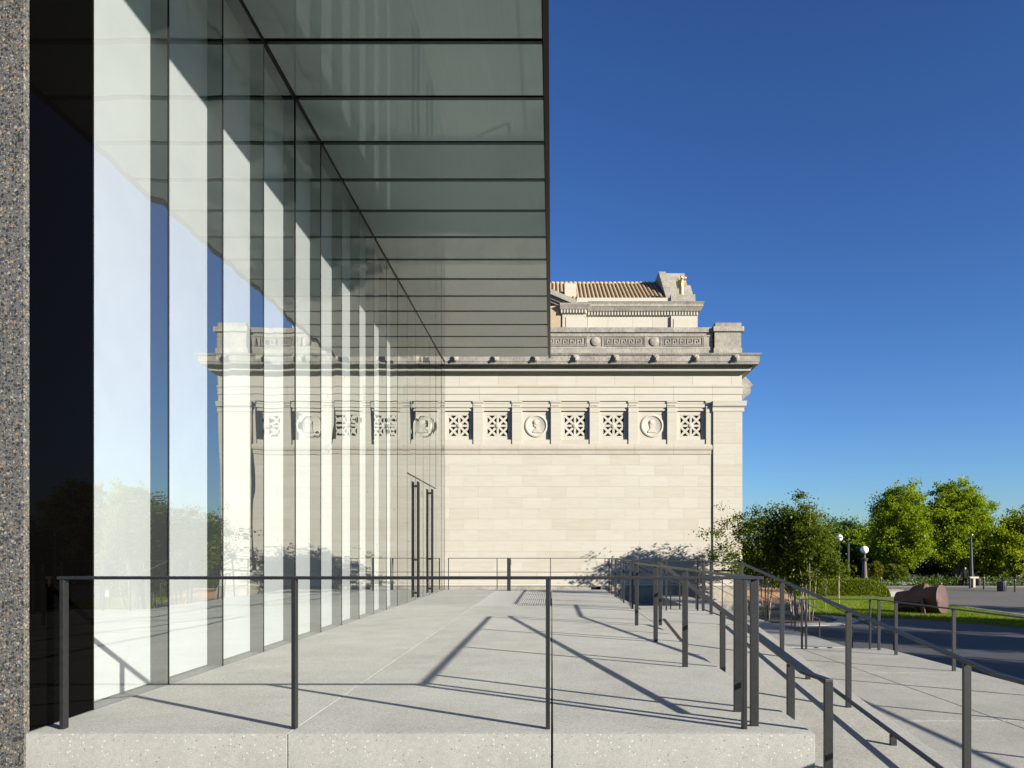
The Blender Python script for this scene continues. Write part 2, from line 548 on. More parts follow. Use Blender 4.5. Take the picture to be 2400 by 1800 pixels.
# calibrate every reflectance to the exposure (one factor for all, glass and translucent soffit apart)
ALB = .73
def dim(m, k=ALB):
    nt = m.node_tree
    for nd in list(nt.nodes):
        sk = nd.inputs.get('Base Color') if nd.type == 'BSDF_PRINCIPLED' else (nd.inputs.get('Color') if nd.type in ('BSDF_DIFFUSE', 'BSDF_TRANSLUCENT') else None)
        if sk is None: continue
        if sk.is_linked:
            src = sk.links[0].from_socket
            mx = nt.nodes.new('ShaderNodeMix'); mx.data_type = 'RGBA'; mx.blend_type = 'MULTIPLY'
            mx.inputs[0].default_value = 1; mx.inputs[7].default_value = (k, k, k, 1)
            nt.links.new(src, mx.inputs[6]); nt.links.new(mx.outputs[2], sk)
        else:
            c = sk.default_value; sk.default_value = (c[0]*k, c[1]*k, c[2]*k, 1)
for key_, m_ in M.items():
    if key_ not in ('soffit', 'glass', 'glass_dark', 'blind', 'gold', 'globe'): dim(m_)

# ------------------------------------------------------------------ ground and paving
GZ = -1.87
g = MB().add([(-400,-300,GZ),(500,-300,GZ),(500,900,GZ),(-400,900,GZ)], [(0,1,2,3)]).build('ground', M['asphalt'], fix=False)
tag(g, kind='structure')
# street beyond the lawn
st_poly = [(10.4,58),(21.0,56),(22.9,50),(23.0,43.5),(22.7,37.0),(22.4,30),(24,27),(120,20),(160,67),(60,68.5),(30,69),(6,74),(6,60)]
o = MB().add([(x,y,GZ+.004) for x,y in st_poly], [tuple(range(len(st_poly)))]).build('street', M['street'], fix=False)
tag(o, kind='structure')
# lawn: turf sheet, and its blades
lawn_poly = [(11.3,38.6),(12.9,38.2),(14.7,37.3),(17.0,36.2),(18.4,33.9),(19.6,31.9),(21.0,30.0),(22.3,30.0),(22.55,37.0),(22.8,43.3),(22.6,50),(20.6,55.6),(10.2,57.6),(9.9,45)]
o = MB().prism_z(lawn_poly, GZ-.05, GZ+.05).build('lawn', M['grass_ground'])
tag(o, kind='structure')
def in_poly(x, y, poly):
    c = False; j = len(poly)-1
    for i in range(len(poly)):
        xi, yi = poly[i]; xj, yj = poly[j]
        if (yi > y) != (yj > y) and x < (xj-xi)*(y-yi)/(yj-yi)+xi: c = not c
        j = i
    return c
rng = np.random.default_rng(5)
def blades(name, poly, n, z, h, wd, mat, label, cat):
    xs = [p[0] for p in poly]; ys = [p[1] for p in poly]
    P = []
    while len(P) < n:
        x = rng.uniform(min(xs), max(xs)); y = rng.uniform(min(ys), max(ys))
        if in_poly(x, y, poly): P.append((x, y))
    P = np.array(P); k = len(P)
    a = rng.uniform(0, 2*math.pi, k); hh = h*rng.uniform(.6, 1.3, k)
    lx = rng.normal(0, .35, k)*hh; ly = rng.normal(0, .35, k)*hh
    V = np.zeros((k, 3, 3))
    V[:,0,0] = P[:,0]-np.cos(a)*wd; V[:,0,1] = P[:,1]-np.sin(a)*wd; V[:,0,2] = z
    V[:,1,0] = P[:,0]+np.cos(a)*wd; V[:,1,1] = P[:,1]+np.sin(a)*wd; V[:,1,2] = z
    V[:,2,0] = P[:,0]+lx; V[:,2,1] = P[:,1]+ly; V[:,2,2] = z+hh
    me = bpy.data.meshes.new(name)
    me.vertices.add(k*3); me.vertices.foreach_set('co', V.reshape(-1))
    me.loops.add(k*3); me.loops.foreach_set('vertex_index', np.arange(k*3, dtype=np.int32))
    me.polygons.add(k); me.polygons.foreach_set('loop_start', np.arange(0, k*3, 3, dtype=np.int32))
    me.update(calc_edges=True)
    tn = me.attributes.new('tone', 'FLOAT', 'FACE')
    tn.data.foreach_set('value', (.30+.30*np.sin(P[:,0]*1.9+np.sin(P[:,1]*.7)*2)*np.sin(P[:,1]*1.3)).astype(np.float32))
    ob = link(name, me, mat)
    return tag(ob, label, cat, kind='stuff')
blades('lawn_grass', lawn_poly, 110000, GZ+.05, .10, .012, M['grass'], 'short mown green grass of the lawn under the rusty sculpture', 'grass')

# lawn kerb on the street side
kb = MB().sweep([(22.45,30,GZ+.13),(22.70,37,GZ+.13),(22.95,43.4,GZ+.13),(22.75,50,GZ+.13),(20.7,55.9,GZ+.13)], .16, .16).build('kerb', M['concrete_paving'])
tag(kb, kind='structure')

# deck (upper terrace in front of the glass wall): slabs with open joints
deck = MB().box(-3.58, 1.77, 5.30, 25.70, -1.85, -.30).build('deck', M['joint'])
tag(deck, kind='structure')
def slab(x0, x1, y0, y1, z0, z1, parent=deck, mat=M['concrete'], bevel=.003):
    cx, cy, cz = (x0+x1)/2, (y0+y1)/2, (z0+z1)/2
    me = MB().box(x0-cx, x1-cx, y0-cy, y1-cy, z0-cz, z1-cz).mesh('slab')
    return link('slab', me, mat, parent, bevel=bevel, loc=(cx,cy,cz))
GR = (-1.785, -.06, 17.85, 24.6)                          # floor grate opening
slab(-3.575, -1.797, 5.245, 25.73, -1.86, 0)
slab(-1.793, -.006, 5.245, GR[2]-.01, -1.86, 0)
slab(-1.793, -.006, GR[3]+.01, 25.73, -1.86, 0)
slab(.008, 1.79, 5.245, 12.985, -1.86, 0)
slab(.008, 1.79, 12.995, 16.80, -1.86, 0)
slab(.008, 1.79, 16.81, 25.73, -1.86, 0)
slab(1.80, 3.28, 13.02, 16.80, -1.86, 0)
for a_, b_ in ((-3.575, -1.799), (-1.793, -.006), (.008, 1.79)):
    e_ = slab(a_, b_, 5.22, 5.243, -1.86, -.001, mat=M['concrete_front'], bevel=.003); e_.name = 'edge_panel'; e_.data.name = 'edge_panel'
gm = MB()
x = GR[0]
while x < GR[1]:
    gm.box(x, x+.038, GR[2], GR[3], -.045, -.002); x += .0545
for k in range(8):
    yy = GR[2] + .05 + k*(GR[3]-GR[2]-.12)/7
    gm.box(GR[0], GR[1], yy, yy+.02, -.048, -.012)
go = gm.build('floor_grate', simple('grate_aluminium', (.40,.39,.36), .5), deck)
tag(go, kind='stuff')
slab(GR[0]-.003, GR[1]+.045, GR[2], GR[3], -1.86, -.05, mat=M['concrete_paving'], bevel=0)

# ramp descending towards the camera, its kerb and the walk beside it
S_R = .0945
def rz(y): return -S_R*(13.0 - max(y, 5.55)) if y < 13.0 else 0.0
ZL = rz(5.0)
ramp_o = MB().prism_x([(13.01,-1.86),(13.01,0.0),(5.55,ZL),(1.2,ZL),(1.2,-1.86)], 1.80, 3.30).build('ramp', M['concrete_ramp'])
tag(ramp_o, kind='structure')
o = MB().prism_x([(16.8,-1.86),(16.8,.016),(13.01,.016),(5.55,ZL+.016),(5.2,ZL+.016),(5.2,-1.86)], 3.305, 3.46).build('ramp_kerb', M['concrete_ramp'], ramp_o, bevel=.01)
walk = MB().box(3.47, 7.10, 1.2, 16.45, -1.86, -1.0).build('walk', M['joint'])
tag(walk, kind='structure')
def walk_slab(x0, x1, y0, y1):
    z0 = ZL-.01-(y0-5)*.0085; z1 = ZL-.01-(y1-5)*.0085
    m_ = MB().prism_x([(y0,-1.86),(y0,z0),(y1,z1),(y1,-1.86)], x0, x1).build('slab', M['concrete_ramp'], walk, bevel=.008)
ys = [1.2, 5.2, 9.05, 12.9, 16.5]
for a, b in zip(ys, ys[1:]):
    walk_slab(3.465, 5.31, a+.004, b-.004); walk_slab(5.318, 7.15, a+.004, b-.004)
landing = MB().box(1.80, 3.46, 1.2, 5.19, -1.86, ZL-.02).build('landing', M['joint'])
tag(landing, kind='structure')

# upper flight, middle terrace and lower flight (steps fall to the right, out of sight of their risers)
ZT = -.835
fl1 = MB().box(1.80, 2.0, 16.83, 29.9, -1.86, -.25).build('stair', M['concrete_paving'])
tag(fl1, kind='structure')
for k in range(4):
    x0 = 1.80 + .30*k; z = -.152*(k+1)
    MB().box(x0 if k else 2.003, x0+.30-.003, 16.83, 25.6, -1.84, z).build('step', M['concrete_paving'], fl1, bevel=.008)
terrace = MB().box(3.003, 6.5, 16.83, 30.0, -1.86, ZT).build('terrace', M['concrete_paving'])
tag(terrace, kind='structure')
MB().box(5.2, 6.5, 30.006, 37.6, -1.86, ZT).build('terrace_strip', M['concrete_paving'], terrace)
fl2 = MB().box(6.503, 6.6, 16.56, 37.6, -1.86, -1.2).build('lower_stair', M['concrete_paving'])
tag(fl2, kind='structure')
for k in range(6):
    x0 = 6.503 + .34*k; z = ZT - .158*(k+1)
    MB().box(x0 if k else 6.603, x0+.337, 16.56, 37.6, -1.85, z).build('step', M['concrete_paving'], fl2, bevel=.008)
o = MB().box(8.55, 9.5, 16.56, 37.6, GZ, GZ+.03).build('pavement', M['concrete_paving'])
tag(o, kind='structure')
o = MB().prism_z([(9.51,32.2),(12.5,32.9),(14.6,35.6),(13.6,37.9),(9.51,38.3)], GZ, GZ+.035).build('path', M['concrete_paving'])
tag(o, kind='structure')

# ------------------------------------------------------------------ glass pavilion
XG = -3.59; PW = 1.187; Y0 = 6.013; ZS = 7.606
pav = thing('glass_pavilion', 'modern pavilion with tall glass wall, white blinds and dark overhanging canopy', 'building', (-3.59, 5.2, 0))
MB().box(-7.5, -3.572, 5.20, 5.255, -1.86, 9.2).build('end_wall', M['terrazzo'], pav, bevel=.004)
# dark panel and the panes
MB().box(XG-.02, XG, 5.262, Y0-.008, 0.004, ZS-.01).build('dark_panel', M['glass_dark'], pav)
random.seed(3)
pane_edges = [Y0 + PW*k for k in range(17)] + [25.745]
DOORS = {11, 12, 13, 14}
ZD = 3.21
def pane(name, ya, yb, z0, z1, parent):
    cy = (ya+yb)/2
    me = MB().add([(0,ya-cy,z0),(0,yb-cy,z0),(0,yb-cy,z1),(0,ya-cy,z1)], [(0,1,2,3)]).mesh(name)
    o = link(name, me, M['glass'], parent, loc=(XG, cy, 0))
    o.rotation_euler = (0, R(random.uniform(-.05,.05)), R(random.uniform(-.10,.10)))
    return o
for k in range(17):
    ya, yb = pane_edges[k]+.006, pane_edges[k+1]-.006
    if k in DOORS:
        pane('glass_pane', ya, yb, ZD+.03, ZS-.01, pav)
        d = pane('door', ya, yb, .006, ZD-.01, pav)
        hy = yb-.10 if k in (11, 13) else ya+.10
        hm = MB()
        hm.box(XG+.055, XG+.085, hy-.032, hy+.032, .06, ZD-.10)
        for zz in (.18, 1.05, ZD-.22):
            hm.box(XG+.004, XG+.056, hy-.012, hy+.012, zz-.02, zz+.02)
        h = hm.build('handle', M['bronze'], None)
        h.parent = d; h.matrix_parent_inverse = Matrix.Translation((XG, (ya+yb)/2, 0)).inverted()
    else:
        pane('glass_pane', ya, yb, .006, ZS-.01, pav)
for k in range(17):
    y = pane_edges[k]
    MB().box(XG-.012, XG+.004, y-.0058, y+.0058, .0, ZS-.005).build('joint_strip', M['bronze'], pav)
MB().box(XG-.012, XG+.006, pane_edges[11], pane_edges[15], ZD-.008, ZD+.028).build('door_head', M['bronze'], pav)
MB().box(XG-.10, XG+.004, 25.746, 25.80, 0, ZS).build('end_post', M['bronze'], pav)
for k in range(0, 12):
    y = pane_edges[k]
    MB().box(XG-.165, XG-.014, y-.009, y+.009, 0.002, ZS-.01).build('fin', M['fin'], pav)
for k in range(10):
    ya, yb = pane_edges[k], pane_edges[k+1]
    MB().box(-3.765, -3.76, ya+.004, yb-.004, .012, ZS-.02).build('roller_blind', M['blind'], pav)
# sill strip and dark interior
MB().box(-9.0, -3.582, 5.262, 25.73, -1.85, 0).build('inner_floor', M['inner_floor'], pav)
MB().box(-9.1, -9.0, 5.262, 25.73, 0, ZS).build('back_wall', M['interior'], pav)
MB().box(-9.0, -3.70, 25.74, 25.80, 0, ZS-.01).build('end_screen', M['interior'], pav)
# canopy
can = MB().box(-9.0, -.035, 1.0, 25.0, ZS+.06, ZS+.9).build('canopy', M['bronze'], pav)
def cpart(mb, name, mat, loc=None, smooth=False):
    o = mb.build(name, mat, None)
    o.parent = can
    can_root = Matrix.Translation(pav.location)
    o.matrix_parent_inverse = Matrix.Identity(4)
    return o
y = 9.574 - PW*7
while y < 24.9:
    me = MB().box(-1.70, 1.745, -PW/2+.058, PW/2-.058, -.02, .02).mesh('soffit_panel')
    o = bpy.data.objects.new('soffit_panel', me); me.materials.append(M['soffit']); col.objects.link(o)
    o.parent = can; o.location = (-1.865, y+PW/2, ZS+.022)
    y += PW
cpart(MB().box(-.105, -.035, 1.0, 25.0, ZS-.035, ZS+.058), 'fascia', M['bronze'])
cpart(MB().box(-3.60, -3.572, 1.0, 25.74, ZS-.008, ZS+.058), 'head_frame', M['bronze'])

# ------------------------------------------------------------------ stone museum
FY = 38.5; K = F_PX/FY
fx = lambda px: (px-1293)/K
fz = lambda py: 1.23+(1296-py)/K
XL = fx(930); XR = fx(1739); XP = fx(1671)              # left end, right corner, pilaster edge
mus = thing('stone_museum', 'pale limestone museum with carved cornice, frieze panels and tiled roof', 'building', (2, FY, GZ))
def part(mb, name, mat, parent=mus, smooth=False, bevel=0):
    o = mb.build(name, mat, None, smooth, bevel=bevel)
    o.parent = parent
    if parent is mus:
        o.matrix_parent_inverse = Matrix.Translation(mus.location).inverted()
    return o
def sub(name, me, mat, parent, loc):
    if not me.materials: me.materials.append(mat)
    o = bpy.data.objects.new(name, me); col.objects.link(o)
    o.parent = parent; o.location = loc
    return o
wall = part(MB().box(XL, XR-.02, FY+.02, FY+24, GZ, fz(1041)).box(XL, XR-.02, FY+.35, FY+24, fz(1041)+.003, fz(836)), 'wall', M['joint'])
_bm = {}
def block(x0, x1, z0, z1, yf=FY, dep=.06, parent=wall, mat='stone', gap=.0016, name='block'):
    x0 += gap; x1 -= gap; z0 += gap; z1 -= gap
    key = (round(x1-x0,3), round(z1-z0,3), dep, mat, name)
    if key not in _bm:
        a, b = (x1-x0)/2, (z1-z0)/2
        c = .002
        v = [(-a,0,-b+c),(-a+c,-0,-b)]
        mb = MB()
        # front face with a chamfered edge
        mb.add([(-a+c,0,-b+c),(a-c,0,-b+c),(a-c,0,b-c),(-a+c,0,b-c),(-a,c,-b),(a,c,-b),(a,c,b),(-a,c,b),(-a,dep,-b),(a,dep,-b),(a,dep,b),(-a,dep,b)],
               [(0,1,2,3),(0,4,5,1),(1,5,6,2),(2,6,7,3),(3,7,4,0),(4,8,9,5),(5,9,10,6),(6,10,11,7),(7,11,8,4)])
        me = mb.mesh(name); me.materials.append(M[mat]); _bm[key] = me
    return sub(name, _bm[key], M[mat], parent, ((x0+x1)/2, yf, (z0+z1)/2))
# ashlar wall
rows = [1065,1090,1115,1140.3,1165.6,1191,1216.3,1241.7,1267,1292.4,1317.5,1336]
for i in range(len(rows)-1):
    zt, zb = fz(rows[i]), fz(rows[i+1])
    off = 1293 if i % 2 == 0 else 1327.3
    px = off - 68.6*6
    while px < 1671:
        a, b = max(px, 930), min(px+68.6, 1671)
        if b-a > 6 and a < 1671: block(fx(a), fx(b), zb, zt, FY-.001*((i*7+int(px)) % 4))
        px += 68.6
# pilaster (8 cm proud)
pil = part(MB().box(XP+.02, XR-.012, FY-.05, FY+.019, GZ, fz(966)), 'pilaster', M['joint'])
prow = [966,990.5,1015,1040,1065]+rows[1:-1]+[1336]
for i in range(len(prow)-1):
    if i % 3 == 1:
        block(XP, fx(1722), fz(prow[i+1]), fz(prow[i]), FY-.078, .1, pil); block(fx(1722), XR, fz(prow[i+1]), fz(prow[i]), FY-.078, .1, pil)
    else:
        block(XP, XR, fz(prow[i+1]), fz(prow[i]), FY-.078, .1, pil)
# mouldings with a mitred return at the right corner
def mould(name, prof, xr, parent=mus, mat='stone', yw=FY, xl=XL, dep=6.0, segs=None):
    """prof: list of (projection, z) from bottom to top; closes back into the wall"""
    prof = [(-.1, prof[0][1])] + prof + [(-.1, prof[-1][1])]
    out = []
    edges = segs or [xl, xr]
    n = len(prof)
    for a, b in zip(edges, edges[1:]):
        last = (b == edges[-1])
        mb = MB()
        vs_ = [(a+.004, yw-p, z) for p, z in prof] + [((xr+p if last else b-.004), yw-p, z) for p, z in prof]
        if last: vs_ += [(xr+p, yw+dep, z) for p, z in prof]
        fs_ = [(i, i+n, (i+1) % n+n, (i+1) % n) for i in range(n)]
        fs_.append(tuple(range(n)))
        if last:
            fs_ += [(i+n, i+2*n, (i+1) % n+2*n, (i+1) % n+n) for i in range(n)]
            fs_.append(tuple(range(3*n-1, 2*n-1, -1)))
        else:
            fs_.append(tuple(range(2*n-1, n-1, -1)))
        mb.add(vs_, fs_)
        out.append(part(mb, name, M[mat], parent))
    return out
J = [fx(1259+91*k) for k in range(-3, 6)]                # joints in frieze and cornice
J2 = [fx(1305.5+91*k) for k in range(-4, 5)]
seg = lambda js, xr: [XL]+[j for j in js if XL+.3 < j < xr-.3]+[xr]
# plinth
mould('plinth_moulding', [(.02,fz(1341)),(.05,fz(1340)),(.05,fz(1336))], XR, dep=3)
mould('plinth_course', [(.09,fz(1368)),(.05,fz(1341.5))], XR, segs=seg(J, XR), dep=3)
mould('plinth_moulding', [(.12,fz(1374)),(.15,fz(1371.5)),(.11,fz(1368.3))], XR, dep=3)
mould('base_course', [(.18,fz(1410)),(.16,fz(1374.5))], XR, mat='stone_mid', segs=seg(J2, XR), dep=3)
mould('base_course', [(.30,GZ),(.26,fz(1410.5))], XR, mat='stone_mid', segs=seg(J, XR), dep=3)
for px in (1391.5, 1402.5):
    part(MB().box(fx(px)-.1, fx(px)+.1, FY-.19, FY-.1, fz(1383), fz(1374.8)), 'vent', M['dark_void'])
# sill band
mould('sill_band', [(.04,fz(1064.6)),(.05,fz(1056)),(.09,fz(1054)),(.105,fz(1050)),(.10,fz(1045)),(.03,fz(1041.5)),(.0,fz(1041))], XP-.14, mat='stone_stain', segs=seg(J2, XP-.14), dep=.2)
# bays: piers, recessed panels, lintels
zb_, zt_ = fz(1041), fz(940)
zin, zout = fz(1030), fz(962)
centres = [1621-90.9*k for k in range(8)]
pier_edges = []
for c in centres:
    a, b = fx(c-35), fx(c+34)
    pier_edges.append((a, b))
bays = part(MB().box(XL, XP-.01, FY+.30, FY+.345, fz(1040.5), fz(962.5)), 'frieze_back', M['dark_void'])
xs_ = sorted(pier_edges)
prev = XL
for a, b in xs_ + [(XP+.02, None)]:
    if a - prev > .05:
        p0 = part(MB().box(prev, a, FY-.002, FY+.29, zb_+.003, fz(940.5)), 'pier', M['stone'])
        cx = (prev+a)/2; hw = (a-prev)/2
        # capital mouldings and little dentils
        part(MB().box(prev-.035, a+.035, FY-.045, FY-.003, fz(944), fz(940.6)).box(prev-.02, a+.02, FY-.03, FY-.003, fz(955), fz(952.5))
             .box(prev-.012, a+.012, FY-.02, FY-.003, fz(966), fz(963)), 'capital', M['stone'])
        dm = MB(); q = prev+.06
        while q < a-.06:
            dm.box(q, q+.028, FY-.022, FY-.003, fz(952), fz(949.5)); q += .062
        if dm.v: part(dm, 'dentil_row', M['stone'])
    prev = b
def medallion(cx, cz):
    m = part(MB().box(cx-.70, cx+.70, FY+.175, FY+.29, zin-.03, zout+.02), 'medallion_panel', M['stone'])
    mb = MB().lathe([(.58,0),(.58,.035),(.55,.055),(.49,.055),(.455,.02),(.44,.012),(.01,.012)], (cx, FY+.175, cz), 40, 'y')
    part(mb, 'medallion', M['stone'], m, smooth=R(40)).parent = m
    # bust in low relief, seen in profile
    head = [(-.02,.30),(.06,.30),(.12,.25),(.135,.18),(.165,.10),(.13,.08),(.14,.03),(.12,-.03),(.05,-.06),(.03,-.12),(.14,-.22),(.20,-.34),(-.24,-.34),(-.20,-.24),(-.10,-.14),(-.11,-.04),(-.15,.05),(-.155,.16),(-.10,.26)]
    if int(cx*10) % 2: head = [(-x, z) for x, z in head][::-1]
    b = MB().prism_y([(cx+x, cz+z*1.05) for x, z in head], FY+.128, FY+.168)
    b2 = part(b, 'bust_relief', M['stone'], m, bevel=.012)
    b2.parent = m
    e = MB().sphere((cx-.04, FY+.13, cz+.17), .12, 10, 8, (1,.25,1)); part(e, 'hair_relief', M['stone'], m, True)
    for s in (-1, 1):
        pass
def grille(cx, cz):
    h = .565; t = .075
    yb, yf = FY+.25, FY+.178
    fr = MB()
    fr.box(cx-.70, cx-h+.02, yf-.003, FY+.29, zin-.03, zout+.02).box(cx+h-.02, cx+.70, yf-.003, FY+.29, zin-.03, zout+.02)
    fr.box(cx-h+.02, cx+h-.02, yf-.003, FY+.29, zin-.03, cz-h+.02).box(cx-h+.02, cx+h-.02, yf-.003, FY+.29, cz+h-.02, zout+.02)
    gp = part(fr, 'window_grille', M['stone'])
    b = MB()
    b.box(cx-.055, cx+.055, yf, yb, cz-h, cz+h); b.box(cx-h, cx-.0555, yf+.001, yb, cz-.055, cz+.055); b.box(cx+.0555, cx+h, yf+.001, yb, cz-.055, cz+.055)
    for sx in (-1, 1):
        for sz in (-1, 1):
            x0, x1 = cx+sx*.0, cx+sx*h; z0, z1 = cz+sz*.0, cz+sz*h
            b.bar((x0, (yf+yb)/2+.004, z0), (x1, (yf+yb)/2+.004, z1), .07, .115)
            b.bar((x1, (yf+yb)/2+.006, z0), (x0, (yf+yb)/2+.006, z1), .07, .115)
            # rim of the quadrant
            b.box(min(x0,x1), max(x0,x1), yf+.003, yb, z1-.05 if sz > 0 else z1, z1 if sz > 0 else z1+.05)
            b.box(x1-.05 if sx > 0 else x1, x1 if sx > 0 else x1+.05, yf+.003, yb, min(z0,z1), max(z0,z1))
    part(b, 'lattice', M['stone'], gp).parent = gp
    part(MB().lathe([(.115,0),(.115,.03),(.08,.05),(.01,.055)], (cx, yf, cz), 20, 'y'), 'boss', M['stone'], gp, R(40)).parent = gp
cz_ = fz(996.5)
for i, c in enumerate(centres):
    a, b = pier_edges[i]
    cx = (a+b)/2
    if i % 3 == 1: medallion(cx, cz_)
    else: grille(cx, cz_)
    # stepped frame and lintels in the opening
    part(MB().box(a+.002, a+.035, FY+.045, FY+.17, zin, zout+.01).box(b-.035, b-.002, FY+.045, FY+.17, zin, zout+.01)
         .box(a+.002, b-.002, FY+.045, FY+.29, zb_+.004, zin-.002), 'window_frame', M['stone'])
    part(MB().box(a+.002, b-.002, FY+.035, FY+.30, fz(954.5), fz(941.6)).box(a+.002, b-.002, FY+.02, FY+.034, fz(946), fz(941.6))
         .box(a+.002, b-.002, FY+.085, FY+.30, zout, fz(955.2)), 'lintel', M['stone'])
# pilaster capital
mould('pilaster_capital', [(.10,fz(965.6)),(.115,fz(962)),(.10,fz(958)),(.14,fz(953.5)),(.19,fz(952.8)),(.21,fz(946)),(.23,fz(941))], XR-.02, xl=XP-.04, dep=1.2)
# architrave (two fasciae), frieze, bed moulding, cornice
mould('architrave_block', [(-.005,fz(939.6)),(-.005,fz(924.2))], XR, segs=seg(J2, XR))
mould('architrave_block', [(.03,fz(923.8)),(.03,fz(909)),(.06,fz(907.5)),(.075,fz(904.5)),(.075,fz(902.8))], XR, segs=seg(J2, XR))
mould('frieze_block', [(.0,fz(902.2)),(.0,fz(877.5))], XR, segs=seg(J, XR))
mould('bed_moulding', [(.03,fz(877.4)),(.07,fz(876)),(.08,fz(874))], XR)
mould('bed_moulding', [(.22,fz(873.6)),(.34,fz(872.4)),(.36,fz(868.5))], XR)
cor = mould('cornice_block', [(.38,fz(868.1)),(.42,fz(861.5)),(.66,fz(860.8)),(.68,fz(855.5)),(.70,fz(855)),(.70,fz(843)),(.76,fz(840)),(.79,fz(836.5))], XR, mat='stone_old', segs=seg(J, XR))
part(MB().box(XL, XR+.55, FY-.5, FY+24, fz(836.2), fz(834.5)), 'cornice_top', M['stone_old'])
# lion-head spouts
def lion():
    mb = MB()
    mb.sphere((0,-.02,0), .17, 12, 8, (1,.75,1.05))
    for k in range(11):
        a = 2*math.pi*k/11
        mb.sphere((.15*math.cos(a), .02, .155*math.sin(a)+.01), .062, 7, 5, (1,.9,1.1))
    mb.sphere((0,-.15,-.045), .078, 8, 6, (1,1.15,.85)); mb.sphere((0,-.16,-.10), .05, 8, 5)
    mb.sphere((-.065,-.115,.06), .034, 6, 5); mb.sphere((.065,-.115,.06), .034, 6, 5)
    mb.sphere((-.12,-.03,.15), .045, 6, 5); mb.sphere((.12,-.03,.15), .045, 6, 5)
    return mb.mesh('lion_head')
lm = lion(); lm.shade_smooth(); lm.materials.append(M['stone_old'])
for k in range(-4, 5):
    px = 1347.6+92.3*k
    o = bpy.data.objects.new('lion_head', lm); col.objects.link(o); o.parent = mus
    o.matrix_parent_inverse = Matrix.Translation(mus.location).inverted(); o.location = (fx(px), FY-.70, fz(847.5))
# parapet
PY = FY+.06
par = part(MB().box(XL, fx(1671), PY+.03, PY+.6, fz(835), fz(768)), 'parapet', M['joint'])
for a, b in zip(seg(J2, fx(1671)), seg(J2, fx(1671))[1:]):
    block(a, b, fz(834), fz(816.5), PY-.03, .1, par, 'stone_mid')
    block(a, b, fz(779), fz(767.6), PY-.10, .55, par, 'stone_old')
def key_panel(x0, x1):
    z0, z1 = fz(811.8), fz(788.2)
    t = .03
    fr = MB().box(x0, x1, PY+.005, PY+.03, z0, z1)
    kp = part(fr, 'key_panel', M['stone_old'], par); kp.parent = par
    m_ = MB()
    m_.box(x0+.03, x1-.03, PY-.03, PY+.005, z1-.055, z1-.02).box(x0+.03, x1-.03, PY-.03, PY+.005, z0+.02, z0+.055)
    m_.box(x0+.03, x0+.065, PY-.03, PY+.004, z0+.055, z1-.055).box(x1-.065, x1-.03, PY-.03, PY+.004, z0+.055, z1-.055)
    n = 5; ux = (x1-x0-.22)/n; zz0, zz1 = z0+.095, z1-.095; h = zz1-zz0; t = .036
    for k in range(n):
        u = x0+.11+ux*k
        def bx(a, b, c, d): m_.box(u+a*ux, u+b*ux, PY-.028, PY+.004, zz0+c*h, zz0+d*h)
        tt = t/ux; th = t/h
        bx(.04, .04+tt, 0, 1); bx(.04+tt, .80, 1-th, 1); bx(.80-tt, .80, .30, 1-th); bx(.40, .80-tt, .30, .30+th)
        bx(.40, .40+tt, .30+th, .66); bx(.04+tt, 1.04, 0, th)
    part(m_, 'key_meander', M['stone_old'], kp).parent = kp
def panel_round(cx):
    cz = fz(799.5)
    m_ = MB().box(cx-.31, cx+.31, PY+.005, PY+.03, fz(811.8), fz(788.2))
    p = part(m_, 'disc_panel', M['stone_old'], par); p.parent = par
    part(MB().lathe([(.225,0),(.225,.05),(.18,.075),(.01,.085)], (cx, PY+.005, cz), 28, 'y'), 'disc', M['stone_old'], p, R(40)).parent = p
stops = []
for k in range(-4, 3):
    kx0, kx1 = fx(1416+137.3*k), fx(1511.8+137.3*k)
    if kx1 > fx(1671) or kx0 < XL: continue
    key_panel(kx0, kx1); stops.append((kx0, kx1))
    cx = fx(1396+137.3*k); panel_round(cx); stops.append((cx-.31, cx+.31))
cx = fx(1396+137.3*2); m_ = part(MB().box(fx(1657), fx(1670.5), PY+.005, PY+.03, fz(811.8), fz(788.2)), 'disc_panel', M['stone_old'], par); m_.parent = par
stops.append((fx(1657), fx(1670.5)))
stops.sort(); prev = XL
for a, b in stops:
    if a-prev > .02: block(prev, a, fz(811.9), fz(788.1), PY-.022, .05, par, 'stone_old', .0, 'stile')
    prev = b
for a, b in zip(seg(J2, fx(1671)), seg(J2, fx(1671))[1:]):
    block(a, b, fz(788), fz(779.2), PY-.025, .055, par, 'stone_old', .002, 'rail_course'); block(a, b, fz(816.3), fz(812), PY-.025, .055, par, 'stone_mid', .002, 'rail_course')
pp = part(MB().box(fx(1672), fx(1738), FY-.12, FY+1.4, fz(834.3), fz(816.7)), 'corner_pier', M['stone_mid'])
part(MB().box(fx(1674), fx(1736), FY-.10, FY+1.38, fz(816.5), fz(779.2)), 'pier_shaft', M['stone_mid'], pp).parent = pp
part(MB().box(fx(1670), fx(1742), FY-.19, FY+1.46, fz(779), fz(766.8)), 'pier_coping', M['stone_mid'], pp, bevel=.03).parent = pp
part(MB().box(fx(1675), fx(1737), FY-.08, FY+1.36, fz(766.6), fz(757)), 'pier_cap', M['stone_old'], pp, bevel=.02).parent = pp

